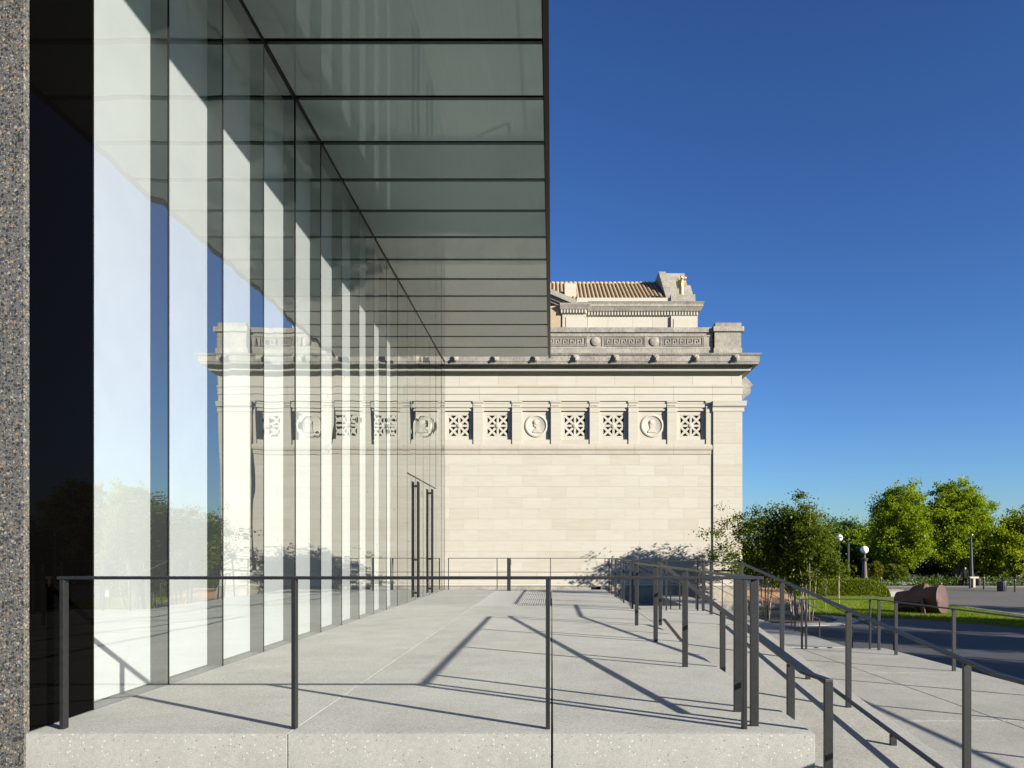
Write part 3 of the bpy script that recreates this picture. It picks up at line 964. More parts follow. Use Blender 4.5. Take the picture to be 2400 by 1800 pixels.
# attic hall set back on the roof (its own depth)
AY = 50.0; KA = F_PX/AY
ax = lambda px: (px-1293)/KA
az = lambda py: 1.23+(1296-py)/KA
XA = ax(1634)
part(MB().box(-6, XA-.1, AY+.02, AY+14, 12.0, az(731)), 'attic_core', M['joint'])
prev = ax(1377.5)
for px in (1425, 1483, 1529, 1571):
    part(MB().box(prev+.005, ax(px)-.005, AY-.0, AY+.1, 12.2, az(742)), 'attic_block', M['stone']); prev = ax(px)
part(MB().box(ax(1572), XA, AY-.14, AY+.5, 12.2, az(742)), 'attic_pier', M['stone'])
part(MB().box(ax(1578), ax(1617), AY-.175, AY-.141, az(775), az(749)), 'attic_panel', M['stone'])
part(MB().box(ax(1318), ax(1373), AY-.5, AY+.4, 12.2, az(742)), 'attic_pier', M['stone'])
part(MB().box(ax(1326), ax(1369), AY-.535, AY-.501, az(775), az(749)), 'attic_panel', M['stone'])
part(MB().box(-6, ax(1317.5), AY-.42, AY+.9, 12.2, az(722)), 'brick_wall', M['brick'])
def amould(prof, x0, xr, yw, mat, name):
    return mould(name, prof, xr, yw=yw, xl=x0, mat=mat, dep=8)
amould([(.02,az(741.8)),(.05,az(741)),(.05,az(731.6))], ax(1377.5), XA, AY, 'stone', 'dentil_band')
amould([(.02,az(741.8)),(.05,az(741)),(.05,az(731.6))], ax(1314), ax(1373), AY-.5, 'stone', 'dentil_band')
def dent(x0, x1, yf):
    x = x0
    while x < x1-.05:
        sub('dentil', dentil_me, M['stone'], mus, Vector((x+.035, yf, az(736.2)))-mus.location).matrix_parent_inverse = Matrix.Identity(4)
        x += .19
dentil_me = MB().box(-.045,.045,-.10,0,-.11,.11).mesh('dentil')
dent(ax(1379), XA+.05, AY-.05); dent(ax(1315), ax(1372), AY-.55)
amould([(.18,az(731.3)),(.22,az(729)),(.30,az(723)),(.34,az(722)),(.34,az(716)),(.42,az(710.5))], ax(1377.5), XA, AY, 'stone_mid', 'attic_cornice')
amould([(.14,az(731.3)),(.18,az(728)),(.28,az(722)),(.30,az(719))], ax(1312), ax(1373), AY-.5, 'stone_mid', 'attic_cornice')
part(MB().box(ax(1352), ax(1570), AY-.15, AY+.6, az(710.3), az(699.5)), 'blocking_course', M['stone'])
part(MB().box(ax(1571), ax(1628), AY-.28, AY+.9, az(710.3), az(693)), 'statue_pedestal', M['stone_mid'])
# raking cornice on the left
for d, t in ((0, .34), (.36, .22), (.60, .16)):
    p0 = (ax(1284), az(683)-d); p1 = (ax(1352), az(712)-d)
    part(MB().prism_y([(p0[0], p0[1]-t), (p1[0], p1[1]-t), p1, p0], AY-.75+d*.5, AY+.8), 'raking_cornice', M['stone_mid'])
# tiled roof: slope and barrel rows
ey, ez, ry, rzr = AY+.55, az(699.3), AY+6.0, 1.23+(1296-666)*56/F_PX
roof = part(MB().prism_x([(ey,ez-.3),(ey,ez),(ry,rzr),(ry+6,ez),(ry+6,ez-.3)], -6, 7.62), 'roof', M['tile'])
L = math.hypot(ry-ey, rzr-ez)
tm = MB(); prof = []
nT = 14
for k in range(nT):
    a = L*k/nT; b = L*(k+1)/nT+.04
    for i in range(6):
        t0, t1 = math.pi*i/6, math.pi*(i+1)/6
        r0, r1 = .105, .095
        tm.add([(r0*math.cos(t0), a, r0*math.sin(t0)), (r0*math.cos(t1), a, r0*math.sin(t1)), (r1*math.cos(t1), b, r1*math.sin(t1)-.0), (r1*math.cos(t0), b, r1*math.sin(t0))], [(0,1,2,3)])
tme = tm.mesh('tile_row'); tme.materials.append(M['tile']); tme.shade_smooth()
ang = math.atan2(rzr-ez, ry-ey)
x = -1.2
while x < 7.6:
    o = sub('tile_row', tme, M['tile'], roof, (x, ey, ez+.01)); o.rotation_euler = (ang, 0, 0)
    x += .268
rc = MB()
for k in range(28):
    rc.sphere((-1.2+k*.32, ry, rzr+.06), .13, 8, 6, (1.5,1,1))
part(rc, 'ridge_tiles', M['tile'], roof, True).parent = roof
part(MB().box(ax(1321)+.1, ax(1349)+.1, AY+1.6, AY+3.2, az(699), 19.35), 'chimney', M['stone'])
# gable parapet at the right end of the roof
part(MB().prism_x([(AY+.4,az(709.5)),(AY+.9,az(695)),(ry-1.0,rzr+.55),(ry+1.6,rzr+.55),(ry+3,az(705))], 7.66, 8.15).prism_x([(AY+1.2,az(709.5)),(AY+2.0,az(698)),(ry-.7,rzr+.54),(ry+1.4,rzr+.54),(ry+3,az(705))], 8.151, 9.55)
     .prism_x([(AY+1.2,az(709.5)),(AY+2.2,az(700)),(ry-1.2,rzr-.5),(ry+1.6,rzr-.5),(ry+3,az(705))], 9.551, 9.9), 'gable_parapet', M['stone_mid'])
# portico cornice that peeps out behind the corner
KB = F_PX/47.0
bx_ = lambda px: (px-1293)/KB
bz_ = lambda py: 1.23+(1296-py)/KB
part(MB().prism_y([(bx_(1700),bz_(938)),(bx_(1739),bz_(938)),(bx_(1759),bz_(922)),(bx_(1760),bz_(907)),(bx_(1765),bz_(902)),(bx_(1744),bz_(878)),(bx_(1700),bz_(868))], 47, 52), 'portico_cornice', M['stone_old'])
# gilded figure on the pedestal
SG = 1.32
gs = thing('gilded_statue', 'small gilded winged figure standing on the museum roof pedestal', 'statue', (ax(1597), AY+.3, az(692.8)))
gs.scale = (SG, SG, SG)
def gpart(mb, name, sm=True):
    o = mb.build(name, M['gold'], None, sm); o.parent = gs; return o
gpart(MB().box(-.22,.26,-.16,.2,.0,.07), 'base', False)
gpart(MB().lathe([(.13,.07),(.15,.12),(.12,.3),(.125,.48),(.10,.60),(.13,.74),(.12,.84),(.05,.89),(.045,.92),(.065,.95),(.07,1.0),(.04,1.06),(.005,1.07)], (.04,0,0), 14), 'figure')
for s in (-1, 1):
    wv = [(.05*s,.80),(.17*s,.98),(.24*s,.90),(.22*s,.62),(.13*s,.40),(.07*s,.58)]
    gpart(MB().prism_y([(x+.02, z) for x, z in wv], .05, .12), 'wing', False)
gpart(MB().tube([(.14,-.02,.80),(.24,-.12,.86),(.20,-.16,1.0)], [.04,.035,.03]), 'arm')
# carved stone pedestal at the foot of the corner
pd = thing('stone_bench', 'curved stone pedestal with rounded moulding and orange sloping top beside birches', 'pedestal', (fx(1830), FY+.2, GZ))
def pdp(mb, name, mat, **k):
    o = mb.build(name, mat, None, **k); o.parent = pd; o.matrix_parent_inverse = Matrix.Translation(pd.location).inverted(); return o
pdp(MB().box(XR+.35, fx(1886), FY-.25, FY+3, GZ, fz(1428.5)), 'plinth', M['stone'])
pts = []
for k in range(9):
    t = -math.pi/2+math.pi*k/8
    pts.append((FY-.20-.17*math.cos(t), fz(1420)+.17*math.sin(t)))
pdp(MB().prism_x([(FY+3, fz(1420)-.17)]+pts+[(FY+3, fz(1420)+.17)], XR+.35, fx(1893)), 'torus_moulding', M['stone_mid'], smooth=R(50))
pdp(MB().prism_x([(FY-.15,fz(1412)),(FY+3.2,fz(1412)),(FY+3.2,fz(1384)),(FY+2.6,fz(1384))], XR+.4, fx(1872)), 'sloping_top', M['terracotta'])

# ------------------------------------------------------------------ railings
PWD, PTH = .060, .030
def railing(name, label, top, posts, low=None, group='dark steel railings on the terraces', wd=.060, t=.022, pw=PWD, pt=PTH):
    """top: polyline of the rail's upper face; posts: (x, y, z_bottom, z_top, 'x'|'y' rail direction)"""
    t0 = posts[0]
    root = thing(name, label, 'railing', (t0[0], t0[1], t0[2]), group)
    inv = Matrix.Translation(root.location).inverted()
    def ch(mb, nm, bev=.003):
        o = mb.build(nm, M['rail'], None, bevel=bev); o.parent = root; o.matrix_parent_inverse = inv; return o
    ch(MB().sweep(top, wd, t), 'top_rail')
    for (x, y, z0, z1, d) in posts:
        a, b = (pt/2, pw/2) if d == 'x' else (pw/2, pt/2)
        ch(MB().box(x-a, x+a, y-b, y+b, z0, z1-t-.001), 'post')
    if low:
        for lp in low: ch(MB().sweep(lp, .05, .02), 'lower_rail')
    return root, ch
H = 1.067
railing('front_railing', 'long level railing along the near front edge of the terrace', [(-3.45,5.38,H),(1.476,5.38,H)],
        [(-3.416,5.38,0,H,'x'),(-1.80,5.38,0,H,'x'),(-.026,5.38,0,H,'x'),(1.348,5.38,0,H,'x')])
railing('side_railing', 'railing along the terrace edge running back beside the ramp, left of its handrails', [(1.44,5.352-.0+.06,H-.003),(1.44,13.06,H-.003)],
        [(1.44,5.46,0,H-.003,'y'),(1.44,5.95,0,H-.003,'y'),(1.44,8.29,0,H-.003,'y'),(1.44,10.64,0,H-.003,'y'),(1.44,13.02,0,H-.003,'y')])
def ry_(y): return rz(y)+H
railing('ramp_handrail', 'sloping handrail on the near side of the ramp ending at a stout post', [(1.845,13.2,H),(1.845,13.0,H),(1.845,5.62,ry_(5.62)),(1.905,5.27,ry_(5.1))],
        [(1.845,13.05,0,H,'y')]+[(1.845,y,rz(y)-.02,ry_(y)-.002,'y') for y in (10.64,8.29,5.93)]+[(1.903,5.285,ZL-.02,ry_(5.1),'y')],
        low=[[(1.90,13.0,.12),(1.90,5.55,rz(5.55)+.12)]])
r2, ch2 = railing('ramp_handrail', 'long sloping handrail on the far side of the ramp with level top end', [(1.80,16.42,H),(3.215,16.42,H),(3.215,13.0,H),(3.215,5.55,ry_(5.55)),(3.215,2.2,ry_(5))],
        [(3.12,16.42,0,H,'x'),(3.215,16.30,0,H,'y'),(3.19,15.37,0,H,'y'),(1.82,16.42,0,H,'x'),(2.45,16.42,0,H,'x')]+
        [(3.215,13.05,0,H,'y')]+[(3.215,y,rz(y)-.02,ry_(y)-.002,'y') for y in (10.72,8.32,5.95,3.6)],
        low=[[(3.17,13.0,.12),(3.17,5.55,rz(5.55)+.12),(3.17,2.2,ZL+.12)]])
for y in (12.0, 9.5, 7.13, 4.7):
    ch2(MB().box(3.14,3.20,y-.015,y+.015,rz(y)-.02,rz(y)+.099), 'stub_post')
for y in (12.0, 9.5, 7.13):
    pass
ZW = lambda y: ZL-.01-(y-5)*.0085
railing('walk_railing', 'railing along the outer edge of the lower walk above the dark asphalt drive', [(5.30,16.36,ZW(16.4)+H),(6.86,16.36,ZW(16.4)+H),(6.86,5.0,ZW(5)+H),(6.86,2.0,ZW(2)+H)],
        [(5.33,16.36,ZW(16.4),ZW(16.4)+H,'x'),(5.42,16.36,ZW(16.4),ZW(16.4)+H,'x'),(6.78,16.36,ZW(16.4),ZW(16.4)+H,'x')]+
        [(6.86,y,ZW(y)-.01,ZW(y)+H,'y') for y in (16.1,15.3,13.1,10.6,8.2,5.8,3.4)])
railing('far_railing', 'level railing at the far end of the terrace before the stone wall', [(-3.46,25.6,H),(1.775,25.6,H),(1.775,16.75,H)],
        [(-3.44,25.6,0,H,'x'),(-1.82,25.6,0,H,'x'),(-.04,25.6,0,H,'x'),(1.775,25.57,0,H,'x')]+[(1.775,y,0,H,'y') for y in (23.75,21.45,18.95,16.9)], pw=.045, pt=.026, wd=.045)
words1 = ['nearest the ramp', 'second from the ramp', 'third from the ramp', 'fourth from the ramp', 'farthest from the ramp']
for i, y in enumerate((16.95, 18.6, 21.0, 22.6, 24.4)):
    railing('stair_handrail', 'thin sloping handrail of the upper steps, '+words1[i], [(1.82,y,H),(2.10,y,H),(3.30,y,H-.61),(3.55,y,H-.64)],
            [(3.5,y,ZT-.005,H-.64,'x'),(1.9,y,-.16,H,'x')], group='handrails of the upper steps', pw=.035, pt=.03, wd=.04)
words2 = ['nearest the walk railing', 'second from the walk railing', 'third from the walk railing', 'fourth from the walk railing', 'fifth from the walk railing', 'close to the stone museum']
for i, y in enumerate((20.2, 23.0, 25.8, 28.8, 32.1, 36.6)):
    railing('stair_handrail', 'thin black handrail descending the lower steps to the drive, '+words2[i], [(6.2,y,.305),(6.55,y,.305),(8.85,y,-.925),(9.02,y,-.98)],
            [(9.0,y,GZ+.01,-.975,'x'),(6.4,y,ZT-.005,.305,'x')], group='handrails of the lower steps', pw=.04, pt=.034, wd=.045)
# door button post on the deck
bp = thing('push_button_post', 'slim black bollard post with push buttons standing before the far railing', 'post', (-1.39, 24.95, 0))
o = MB().box(-.058,.058,-.05,.05,0,1.06).build('post', M['black_metal'], None, bevel=.004); o.parent = bp
for z in (.99, .93, .87):
    o = MB().lathe([(.022,0),(.022,.014),(.012,.02)], (.058,0,z), 10, 'x').build('button', M['black_metal'], None); o.parent = bp

# ------------------------------------------------------------------ sculpture (plain rusted steel form)
sp = at(2157, 1442, 38.9)
scu = thing('steel_sculpture', 'rust brown abstract steel drum sculpture lying on the lawn', 'sculpture', (sp.x, 38.9, GZ+.05))
scu.rotation_euler = (0, 0, R(-48))
def sp_(mb, n, **k):
    o = mb.build(n, M['rust'], None, **k); o.parent = scu; return o
dm = MB()
prof = [(.01,-1.12),(.50,-1.12),(.53,-1.09),(.56,-.5),(.62,.0),(.69,.6),(.73,1.03),(.73,1.08),(.66,1.10),(.01,1.10)]
dm.lathe(prof, (0,0,0), 40, 'x')
o = sp_(dm, 'drum', smooth=R(35)); o.location = (0,0,.63); o.rotation_euler = (0, R(-6), 0)
sp_(MB().add([(-.85,-.62,.62),(.35,-.78,.60),(.42,.62,.85),(-.7,.55,.85),(-.25,-.28,1.36),(.30,-.20,1.50),(.25,.3,1.50),(-.15,.28,1.42)],
             [(0,3,2,1),(0,1,5,4),(1,2,6,5),(2,3,7,6),(3,0,4,7),(4,5,6,7)]), 'faceted_block')
sp_(MB().add([(.28,-.76,.80),(.44,-.78,.80),(.62,-.93,0),(.44,-.93,0),(.28,-.66,.82),(.44,-.68,.82),(.62,-.84,0),(.44,-.84,0)], [(0,1,2,3),(4,7,6,5),(0,4,5,1),(1,5,6,2),(2,6,7,3),(3,7,4,0)]), 'leg')
sp_(MB().sweep([(-.75,-.80,.34),(-.3,-.84,.42),(.1,-.86,.36),(.2,-.86,.1)], .10, .05), 'curved_bar')

# ------------------------------------------------------------------ lamps, bollards, planters, person
GB = GZ
def ground_at(px, py):
    Y = F_PX*(1.23-GB)/(py-1296)
    return (px-1293)/F_PX*Y, Y
x, y = ground_at(2026, 1371)
lp = thing('globe_lamp', 'ornate brown lamp post with a large white globe beside yellow bushes', 'street lamp', (x, y, GB))
def lpart(root, mb, n, mat, sm=R(40)):
    o = mb.build(n, mat, None, sm); o.parent = root; return o
s = y/F_PX
lpart(lp, MB().lathe([(18*s,0),(18*s,4*s),(13*s,9*s),(8*s,17*s),(7*s,20*s)], n=12), 'base', M['iron_brown'])
lpart(lp, MB().lathe([(6.6*s,20*s),(4.8*s,55*s),(5.6*s,56*s),(8.0*s,60*s),(8.4*s,62*s),(3.4*s,64*s),(2.4*s,66*s),(2.4*s,71*s),(4.6*s,73*s),(4.6*s,75*s)], n=14), 'shaft', M['iron_brown'])
lpart(lp, MB().sphere((0,0,82.5*s), 9.1*s, 24, 16), 'globe', M['globe'], True)
y = 70.0; x = (1967-1293)/F_PX*y; s = y/F_PX*1.135
lp = thing('globe_lamp', 'slender lamp post with a white banded globe rising behind the birches', 'street lamp', (x, y, GB))
lpart(lp, MB().lathe([(3.2*s,0),(2.2*s,8*s),(1.6*s,92*s),(2.6*s,94*s),(2.6*s,95*s)], n=10), 'shaft', M['black_metal'])
lpart(lp, MB().sphere((0,0,101.5*s), 7.0*s, 20, 14), 'globe', M['globe'], True)
lpart(lp, MB().lathe([(7.05*s,101*s),(7.15*s,101.4*s),(7.05*s,101.8*s)], n=20), 'band', M['black_metal'])
y = 72.0; x = (1989-1293)/F_PX*y; s = y/F_PX*1.22
lp = thing('area_light', 'plain black area light pole between the two globe lamps', 'street lamp', (x, y, GB))
lpart(lp, MB().box(-1.5*s,1.5*s,-1.5*s,1.5*s,0,82*s), 'pole', M['black_metal'], False)
lpart(lp, MB().box(-2*s,6*s,-3*s,3*s,82*s,84.5*s), 'lamp_head', M['black_metal'], False)
x, y = ground_at(2276, 1374); s = y/F_PX
lp = thing('tapered_light_pole', 'tall tapered black light pole with a small white lamp head', 'street lamp', (x*(y+1)/y, y+1.0, GB))
lpart(lp, MB().lathe([(5.8*s,0),(5.2*s,20*s),(1.6*s,115*s),(1.6*s,118*s)], n=8), 'pole', M['black_metal'], False)
lpart(lp, MB().box(-2.2*s,3.0*s,-2*s,2*s,118*s,124*s), 'lamp_head', M['black_metal'], False)
lpart(lp, MB().sphere((1.6*s,-2.2*s,121*s), 1.9*s, 8, 6), 'lens', M['globe'], True)

bol = [(1988,1361,14,'beside the area light pole'),(2012,1363.5,15,'left of the ornate globe lamp'),(2038,1368,18,'right of the ornate globe lamp'),(2065,1383,29,'at the right end of the hedge'),
       (2206,1385,19,'just behind the rusty sculpture'),(2273,1379,27,'in front of the cream pillar'),(2306,1382,29,'right of the cream pillar'),(2379,1388,30,'at the far right edge of the street'),(2387,1372,24,'pale, among the bed plants at right')]
for px, py, h, wl_ in bol:
    x, y = ground_at(px, py); s = y/F_PX
    b = thing('bollard', 'dark round bollard '+wl_, 'bollard', (x, y, GB), 'bollards along the street')
    lpart(b, MB().lathe([(2.0*s,0),(2.0*s,(h-2)*s)], n=12), 'shaft', M['black_metal'])
    lpart(b, MB().lathe([(2.2*s,(h-2)*s),(2.2*s,(h-.6)*s),(1.5*s,h*s)], n=12), 'cap', simple('bollard_cap', (.25,.25,.25), .5))
def can_(px, py, wpx, hpx, name, label, ribs=True):
    x, y = ground_at(px, py); s = y/F_PX
    t = thing(name, label, 'planter' if name == 'planter' else 'trash can', (x, y, GB))
    r = wpx/2*s
    lpart(t, MB().lathe([(r*.86,0),(r*.9,.02),(r,hpx*s*.93),(r*1.06,hpx*s*.94),(r*1.06,hpx*s),(r*.9,hpx*s),(r*.88,hpx*s*.9),(.01,hpx*s*.9)], n=18), 'drum', M['planter'])
    if ribs:
        me = MB().box(-.018,.018,-.02,.02,.05,hpx*s*.9).mesh('slat'); me.materials.append(M['planter'])
        for k in range(18):
            a = 2*math.pi*k/18
            o = bpy.data.objects.new('slat', me); col.objects.link(o); o.parent = t
            o.location = (r*.97*math.cos(a), r*.97*math.sin(a), 0); o.rotation_euler = (0,0,a+math.pi/2)
    return t
can_(2348, 1386, 20, 24, 'planter', 'tall dark round planter with spiky agave on the street')
can_(2292, 1376, 13, 20, 'trash_can', 'dark slatted trash can right of the cream pillar')
can_(2253, 1376, 11, 17, 'trash_can', 'dark trash can beside the standing person')
x, y = ground_at(2281, 1376); s = y/F_PX
t = thing('cream_pillar', 'cream stone T shaped stand beside the trash can', 'stand', (x*(y-.6)/y, y-.6, GB))
lpart(t, MB().box(-2.4*s,2.4*s,-.2,.2,0,21*s), 'column', M['cream'], False)
lpart(t, MB().box(-9*s,10*s,-.25,.25,21.05*s,25*s), 'slab_top', M['cream'], False)

# person in dark clothes, back towards us, leaning slightly to the bin
x, y = ground_at(2261.5, 1376.5)
per = thing('person', 'person in dark jacket and trousers standing at the trash cans, seen from behind', 'person', (x, y, GB))
def skin_body(name, joints, edges, mat, parent, sub_=2):
    me = bpy.data.meshes.new(name)
    me.from_pydata([j[0] for j in joints], edges, [])
    o = bpy.data.objects.new(name, me); col.objects.link(o); o.parent = parent
    sk = o.modifiers.new('skin', 'SKIN')
    for v, j in zip(me.skin_vertices[0].data, joints): v.radius = j[1]
    me.skin_vertices[0].data[0].use_root = True
    ss = o.modifiers.new('sub', 'SUBSURF'); ss.levels = sub_; ss.render_levels = sub_
    me.materials.append(mat)
    return o
cloth = simple('dark_cloth', (.012,.012,.016), .9, spec=.1, var=.3)
skin_m = simple('skin', (.42,.26,.19), .6)
hair_m = simple('grey_hair', (.30,.29,.28), .8)
J_ = [((0,0,.93),(.16,.12)),((0,-.01,1.15),(.17,.12)),((0,-.03,1.38),(.19,.12)),((0,-.02,1.50),(.07,.07)),((0,.0,1.56),(.055,.06)),
      ((-.21,-.02,1.41),(.075,.075)),((-.27,.0,1.14),(.058,.058)),((-.25,.10,.90),(.045,.045)),
      ((.21,-.02,1.41),(.075,.075)),((.28,.0,1.14),(.058,.058)),((.25,.12,.92),(.045,.045)),
      ((-.10,.0,.86),(.10,.11)),((-.11,.01,.48),(.072,.075)),((-.11,-.02,.10),(.055,.06)),((-.11,.10,.04),(.045,.04)),
      ((.10,.0,.86),(.10,.11)),((.11,.02,.48),(.072,.075)),((.12,.0,.10),(.055,.06)),((.12,.12,.04),(.045,.04))]
E_ = [(0,1),(1,2),(2,3),(3,4),(2,5),(5,6),(6,7),(2,8),(8,9),(9,10),(0,11),(11,12),(12,13),(13,14),(0,15),(15,16),(16,17),(17,18)]
skin_body('body', J_, E_, cloth, per)
hd = MB().sphere((0,.01,1.66), .105, 14, 10, (.82,.98,1.18)); hd.sphere((0,.115,1.65), .022, 6, 5); hd.sphere((.088,.0,1.65), .022, 6, 5, (.5,1,1.4)); hd.sphere((-.088,.0,1.65), .022, 6, 5, (.5,1,1.4))
lpart(per, hd, 'head', skin_m, True)
lpart(per, MB().sphere((0,-.018,1.69), .108, 14, 10, (.86,.98,1.1)), 'hair', hair_m, True)
for sx in (-1, 1):
    hm = MB().sphere((.25*sx,.13,.86), .04, 8, 6, (.6,.9,1.2))
    for q in range(4):
        hm.tube([(.25*sx+.002*sx,.115+.018*q,.84),(.245*sx,.125+.018*q,.80),(.24*sx,.13+.016*q,.765+.006*abs(q-1))], [.009,.0085,.007], 5)
    hm.tube([(.245*sx,.15,.87),(.225*sx,.18,.84),(.215*sx,.185,.81)], [.011,.01,.008], 5)
    lpart(per, hm, 'hand', skin_m, True)

# low stone wall at the hedge end
x, y = ground_at(2080, 1398)
lw = thing('low_stone_wall', 'low grey stone bench wall between hedge and sculpture', 'wall', (x, y, GB))
lpart(lw, MB().box(-.7,.95,-.3,.9,0,.42), 'block', M['concrete_paving'], False)
lpart(lw, MB().box(-.75,1.0,-.34,.94,.425,.5), 'coping', M['stone_mid'], False)

# ------------------------------------------------------------------ vegetation
def leaf_mesh(name, centres, size, seed, flat=.15, aspect=.6, tone=None):
    """one quad per leaf, random tilt"""
    r = np.random.default_rng(seed)
    C = np.asarray(centres); k = len(C)
    nrm = r.normal(0, 1, (k, 3)); nrm[:,2] = np.abs(nrm[:,2])+flat
    nrm /= np.linalg.norm(nrm, axis=1)[:,None]
    ref = r.normal(0, 1, (k, 3))
    u = np.cross(nrm, ref); u /= np.linalg.norm(u, axis=1)[:,None]
    v = np.cross(nrm, u)
    sz = size*r.uniform(.6, 1.35, k)[:,None]
    V = np.stack([C-u*sz, C-v*sz*aspect+nrm*sz*.12, C+u*sz, C+v*sz*aspect+nrm*sz*.12], 1)
    me = bpy.data.meshes.new(name)
    me.vertices.add(k*4); me.vertices.foreach_set('co', V.reshape(-1))
    me.loops.add(k*4); me.loops.foreach_set('vertex_index', np.arange(k*4, dtype=np.int32))
    me.polygons.add(k); me.polygons.foreach_set('loop_start', np.arange(0, k*4, 4, dtype=np.int32))
    me.update(calc_edges=True)
    at_ = me.attributes.new('tone', 'FLOAT', 'FACE')
    at_.data.foreach_set('value', (np.asarray(tone) if tone is not None else r.uniform(0, .6, k)).astype(np.float32))
    return me

def crown_points(blobs, n_clump, per, clump_r, seed, shell=.55, rough=.28):
    """blobs: list of ellipsoids (cx,cy,cz,rx,ry,rz); clumps spread through them, leaves round each clump"""
    r = np.random.default_rng(seed)
    vol = np.array([b[3]*b[4]*b[5] for b in blobs]); vol = vol/vol.sum()
    cl = []
    for b, f in zip(blobs, vol):
        m = max(3, int(n_clump*f))
        d = r.normal(0, 1, (m, 3)); d /= np.linalg.norm(d, axis=1)[:,None]
        rad = (shell+(1-shell)*r.uniform(0, 1, m))*(1+r.normal(0, rough*.5, m))
        inner = r.uniform(0, 1, m) < .25
        rad[inner] *= r.uniform(.3, .9, inner.sum())
        cl.append(np.array(b[:3])+d*rad[:,None]*np.array(b[3:]))
    cl = np.concatenate(cl)
    pts = []; tn = []
    for c in cl:
        q = int(per*r.uniform(.5, 1.5)); s = clump_r*r.uniform(.6, 1.35)
        tn.append(np.full(q, r.uniform(0, .6)))
        pts.append(c+r.normal(0, 1, (q, 3))*np.array([s, s, s*.7])*.55)
    return cl, np.concatenate(pts), np.concatenate(tn)

def tree(name, label, base, blobs, n_clump, per, clump_r, leaf, mat, seed, trunk_r=.2, trunks=1, bark='bark', group=None, cat='tree', limbs=14, spread=.3, rough=.28):
    """blobs relative to base"""
    t = thing(name, label, cat, base, group)
    cl, P, T = crown_points(blobs, n_clump, per, clump_r, seed, rough=rough)
    me = leaf_mesh('crown', P, leaf, seed+1, tone=T); me.materials.append(M[mat])
    o = bpy.data.objects.new('crown', me); col.objects.link(o); o.parent = t
    rr = random.Random(seed)
    cz = sum(b[2] for b in blobs)/len(blobs)
    top = max(b[2]+b[5]*.7 for b in blobs)
    for q in range(trunks):
        tm_ = MB()
        a = 2*math.pi*q/max(1, trunks)+rr.uniform(-.4,.4)
        f = spread if trunks > 1 else 0
        b0 = Vector((math.cos(a)*f*.5, math.sin(a)*f*.5, 0))
        tip = Vector((math.cos(a)*f*2.6, math.sin(a)*f*2.6, top*.88))
        pts_ = [b0.lerp(tip, k/6)+Vector((rr.uniform(-1,1), rr.uniform(-1,1), 0))*.05*top*.12*k/2 for k in range(7)]
        rd = [trunk_r*(1-.14*k) for k in range(7)]
        rd[0] *= 1.25
        tm_.tube(pts_, rd, 8)
        for _ in range(max(3, limbs//trunks)):
            c = Vector(cl[rr.randrange(len(cl))])
            k = rr.randrange(2, 6)
            s_ = pts_[k]
            if c.z < s_.z-.3: s_ = pts_[2]
            mid = s_.lerp(c, .5)+Vector((0,0,.12*(c-s_).length))
            tm_.tube([s_, mid, c], [rd[k]*.45, rd[k]*.28, rd[k]*.08], 5)
        tm_.build('trunk', M[bark], None, True).parent = t
    return t

def shrub(name, label, base, blobs, n, leaf, mat, seed, cat='shrub', per=60, clump=.16, group=None):
    t = thing(name, label, cat, base, group)
    cl, P, T = crown_points(blobs, n, per, clump, seed, shell=.82, rough=.08)
    ok = P[:,2] > .02; P = P[ok]; T = T[ok]
    me = leaf_mesh('foliage', P, leaf, seed+1, tone=T); me.materials.append(M[mat])
    o = bpy.data.objects.new('foliage', me); col.objects.link(o); o.parent = t
    sm = MB(); rr = random.Random(seed)
    for b in blobs:
        for k in range(5):
            c = Vector((b[0]+rr.uniform(-.5,.5)*b[3], b[1]+rr.uniform(-.5,.5)*b[4], b[2]+rr.uniform(0,.5)*b[5]))
            sm.tube([(b[0]+rr.uniform(-.1,.1), b[1], 0), tuple(c)], [.03,.012], 5)
    sm.build('stems', M['bark'], None).parent = t
    return t

# birch clumps by the museum corner
mulch = MB().prism_z([(9.52,33.7),(10.6,33.3),(12.2,33.9),(13.1,35.2),(12.9,36.9),(11.4,37.5),(9.52,37.6)], GZ+.02, GZ+.10).build('planting_bed', M['mulch'])
tag(mulch, kind='structure')
tree('birch_tree', 'airy birch clump with a branch reaching left across the pale stone wall', (9.75, 34.9, GZ+.08),
     [(-.2,0,2.9,1.0,.9,1.2),(-1.0,0,4.1,.75,.7,.9),(-1.9,-.3,3.1,.9,.5,.5),(-2.5,-.3,3.85,.75,.35,.28),(-2.0,-.2,4.75,.22,.2,.6),(-1.1,0,2.3,.9,.7,.7),(-.4,.0,4.6,.6,.5,.6),(.55,.2,3.7,1.1,1.0,1.3)], 260, 55, .30, .055, 'leaf_birch', 11, .035, 4, 'bark_birch', limbs=44, spread=.22)
tree('birch_tree', 'dense middle birch clump with pinkish multiple stems in the mulch bed', (11.0, 34.7, GZ+.08),
     [(0,0,3.1,1.4,1.2,1.5),(.2,.2,4.2,1.2,1.0,.75),(-.7,0,4.2,1.0,.9,.75),(.2,0,2.0,1.2,1.0,.7),(.9,0,3.6,.9,.8,.9)], 300, 65, .34, .055, 'leaf_birch', 12, .035, 6, 'bark_birch', limbs=44, spread=.3)
tree('birch_tree', 'tallest birch at right with a pointed airy top', (11.35, 33.9, GZ+.05),
     [(.0,0,3.4,1.0,.9,1.2),(-.2,0,4.8,.6,.5,.75),(-.3,0,5.5,.30,.3,.45),(.8,.1,2.9,.6,.6,.7),(1.2,0,2.2,.6,.5,.45)], 210, 60, .34, .055, 'leaf_birch', 13, .032, 4, 'bark_birch', limbs=30, spread=.25)
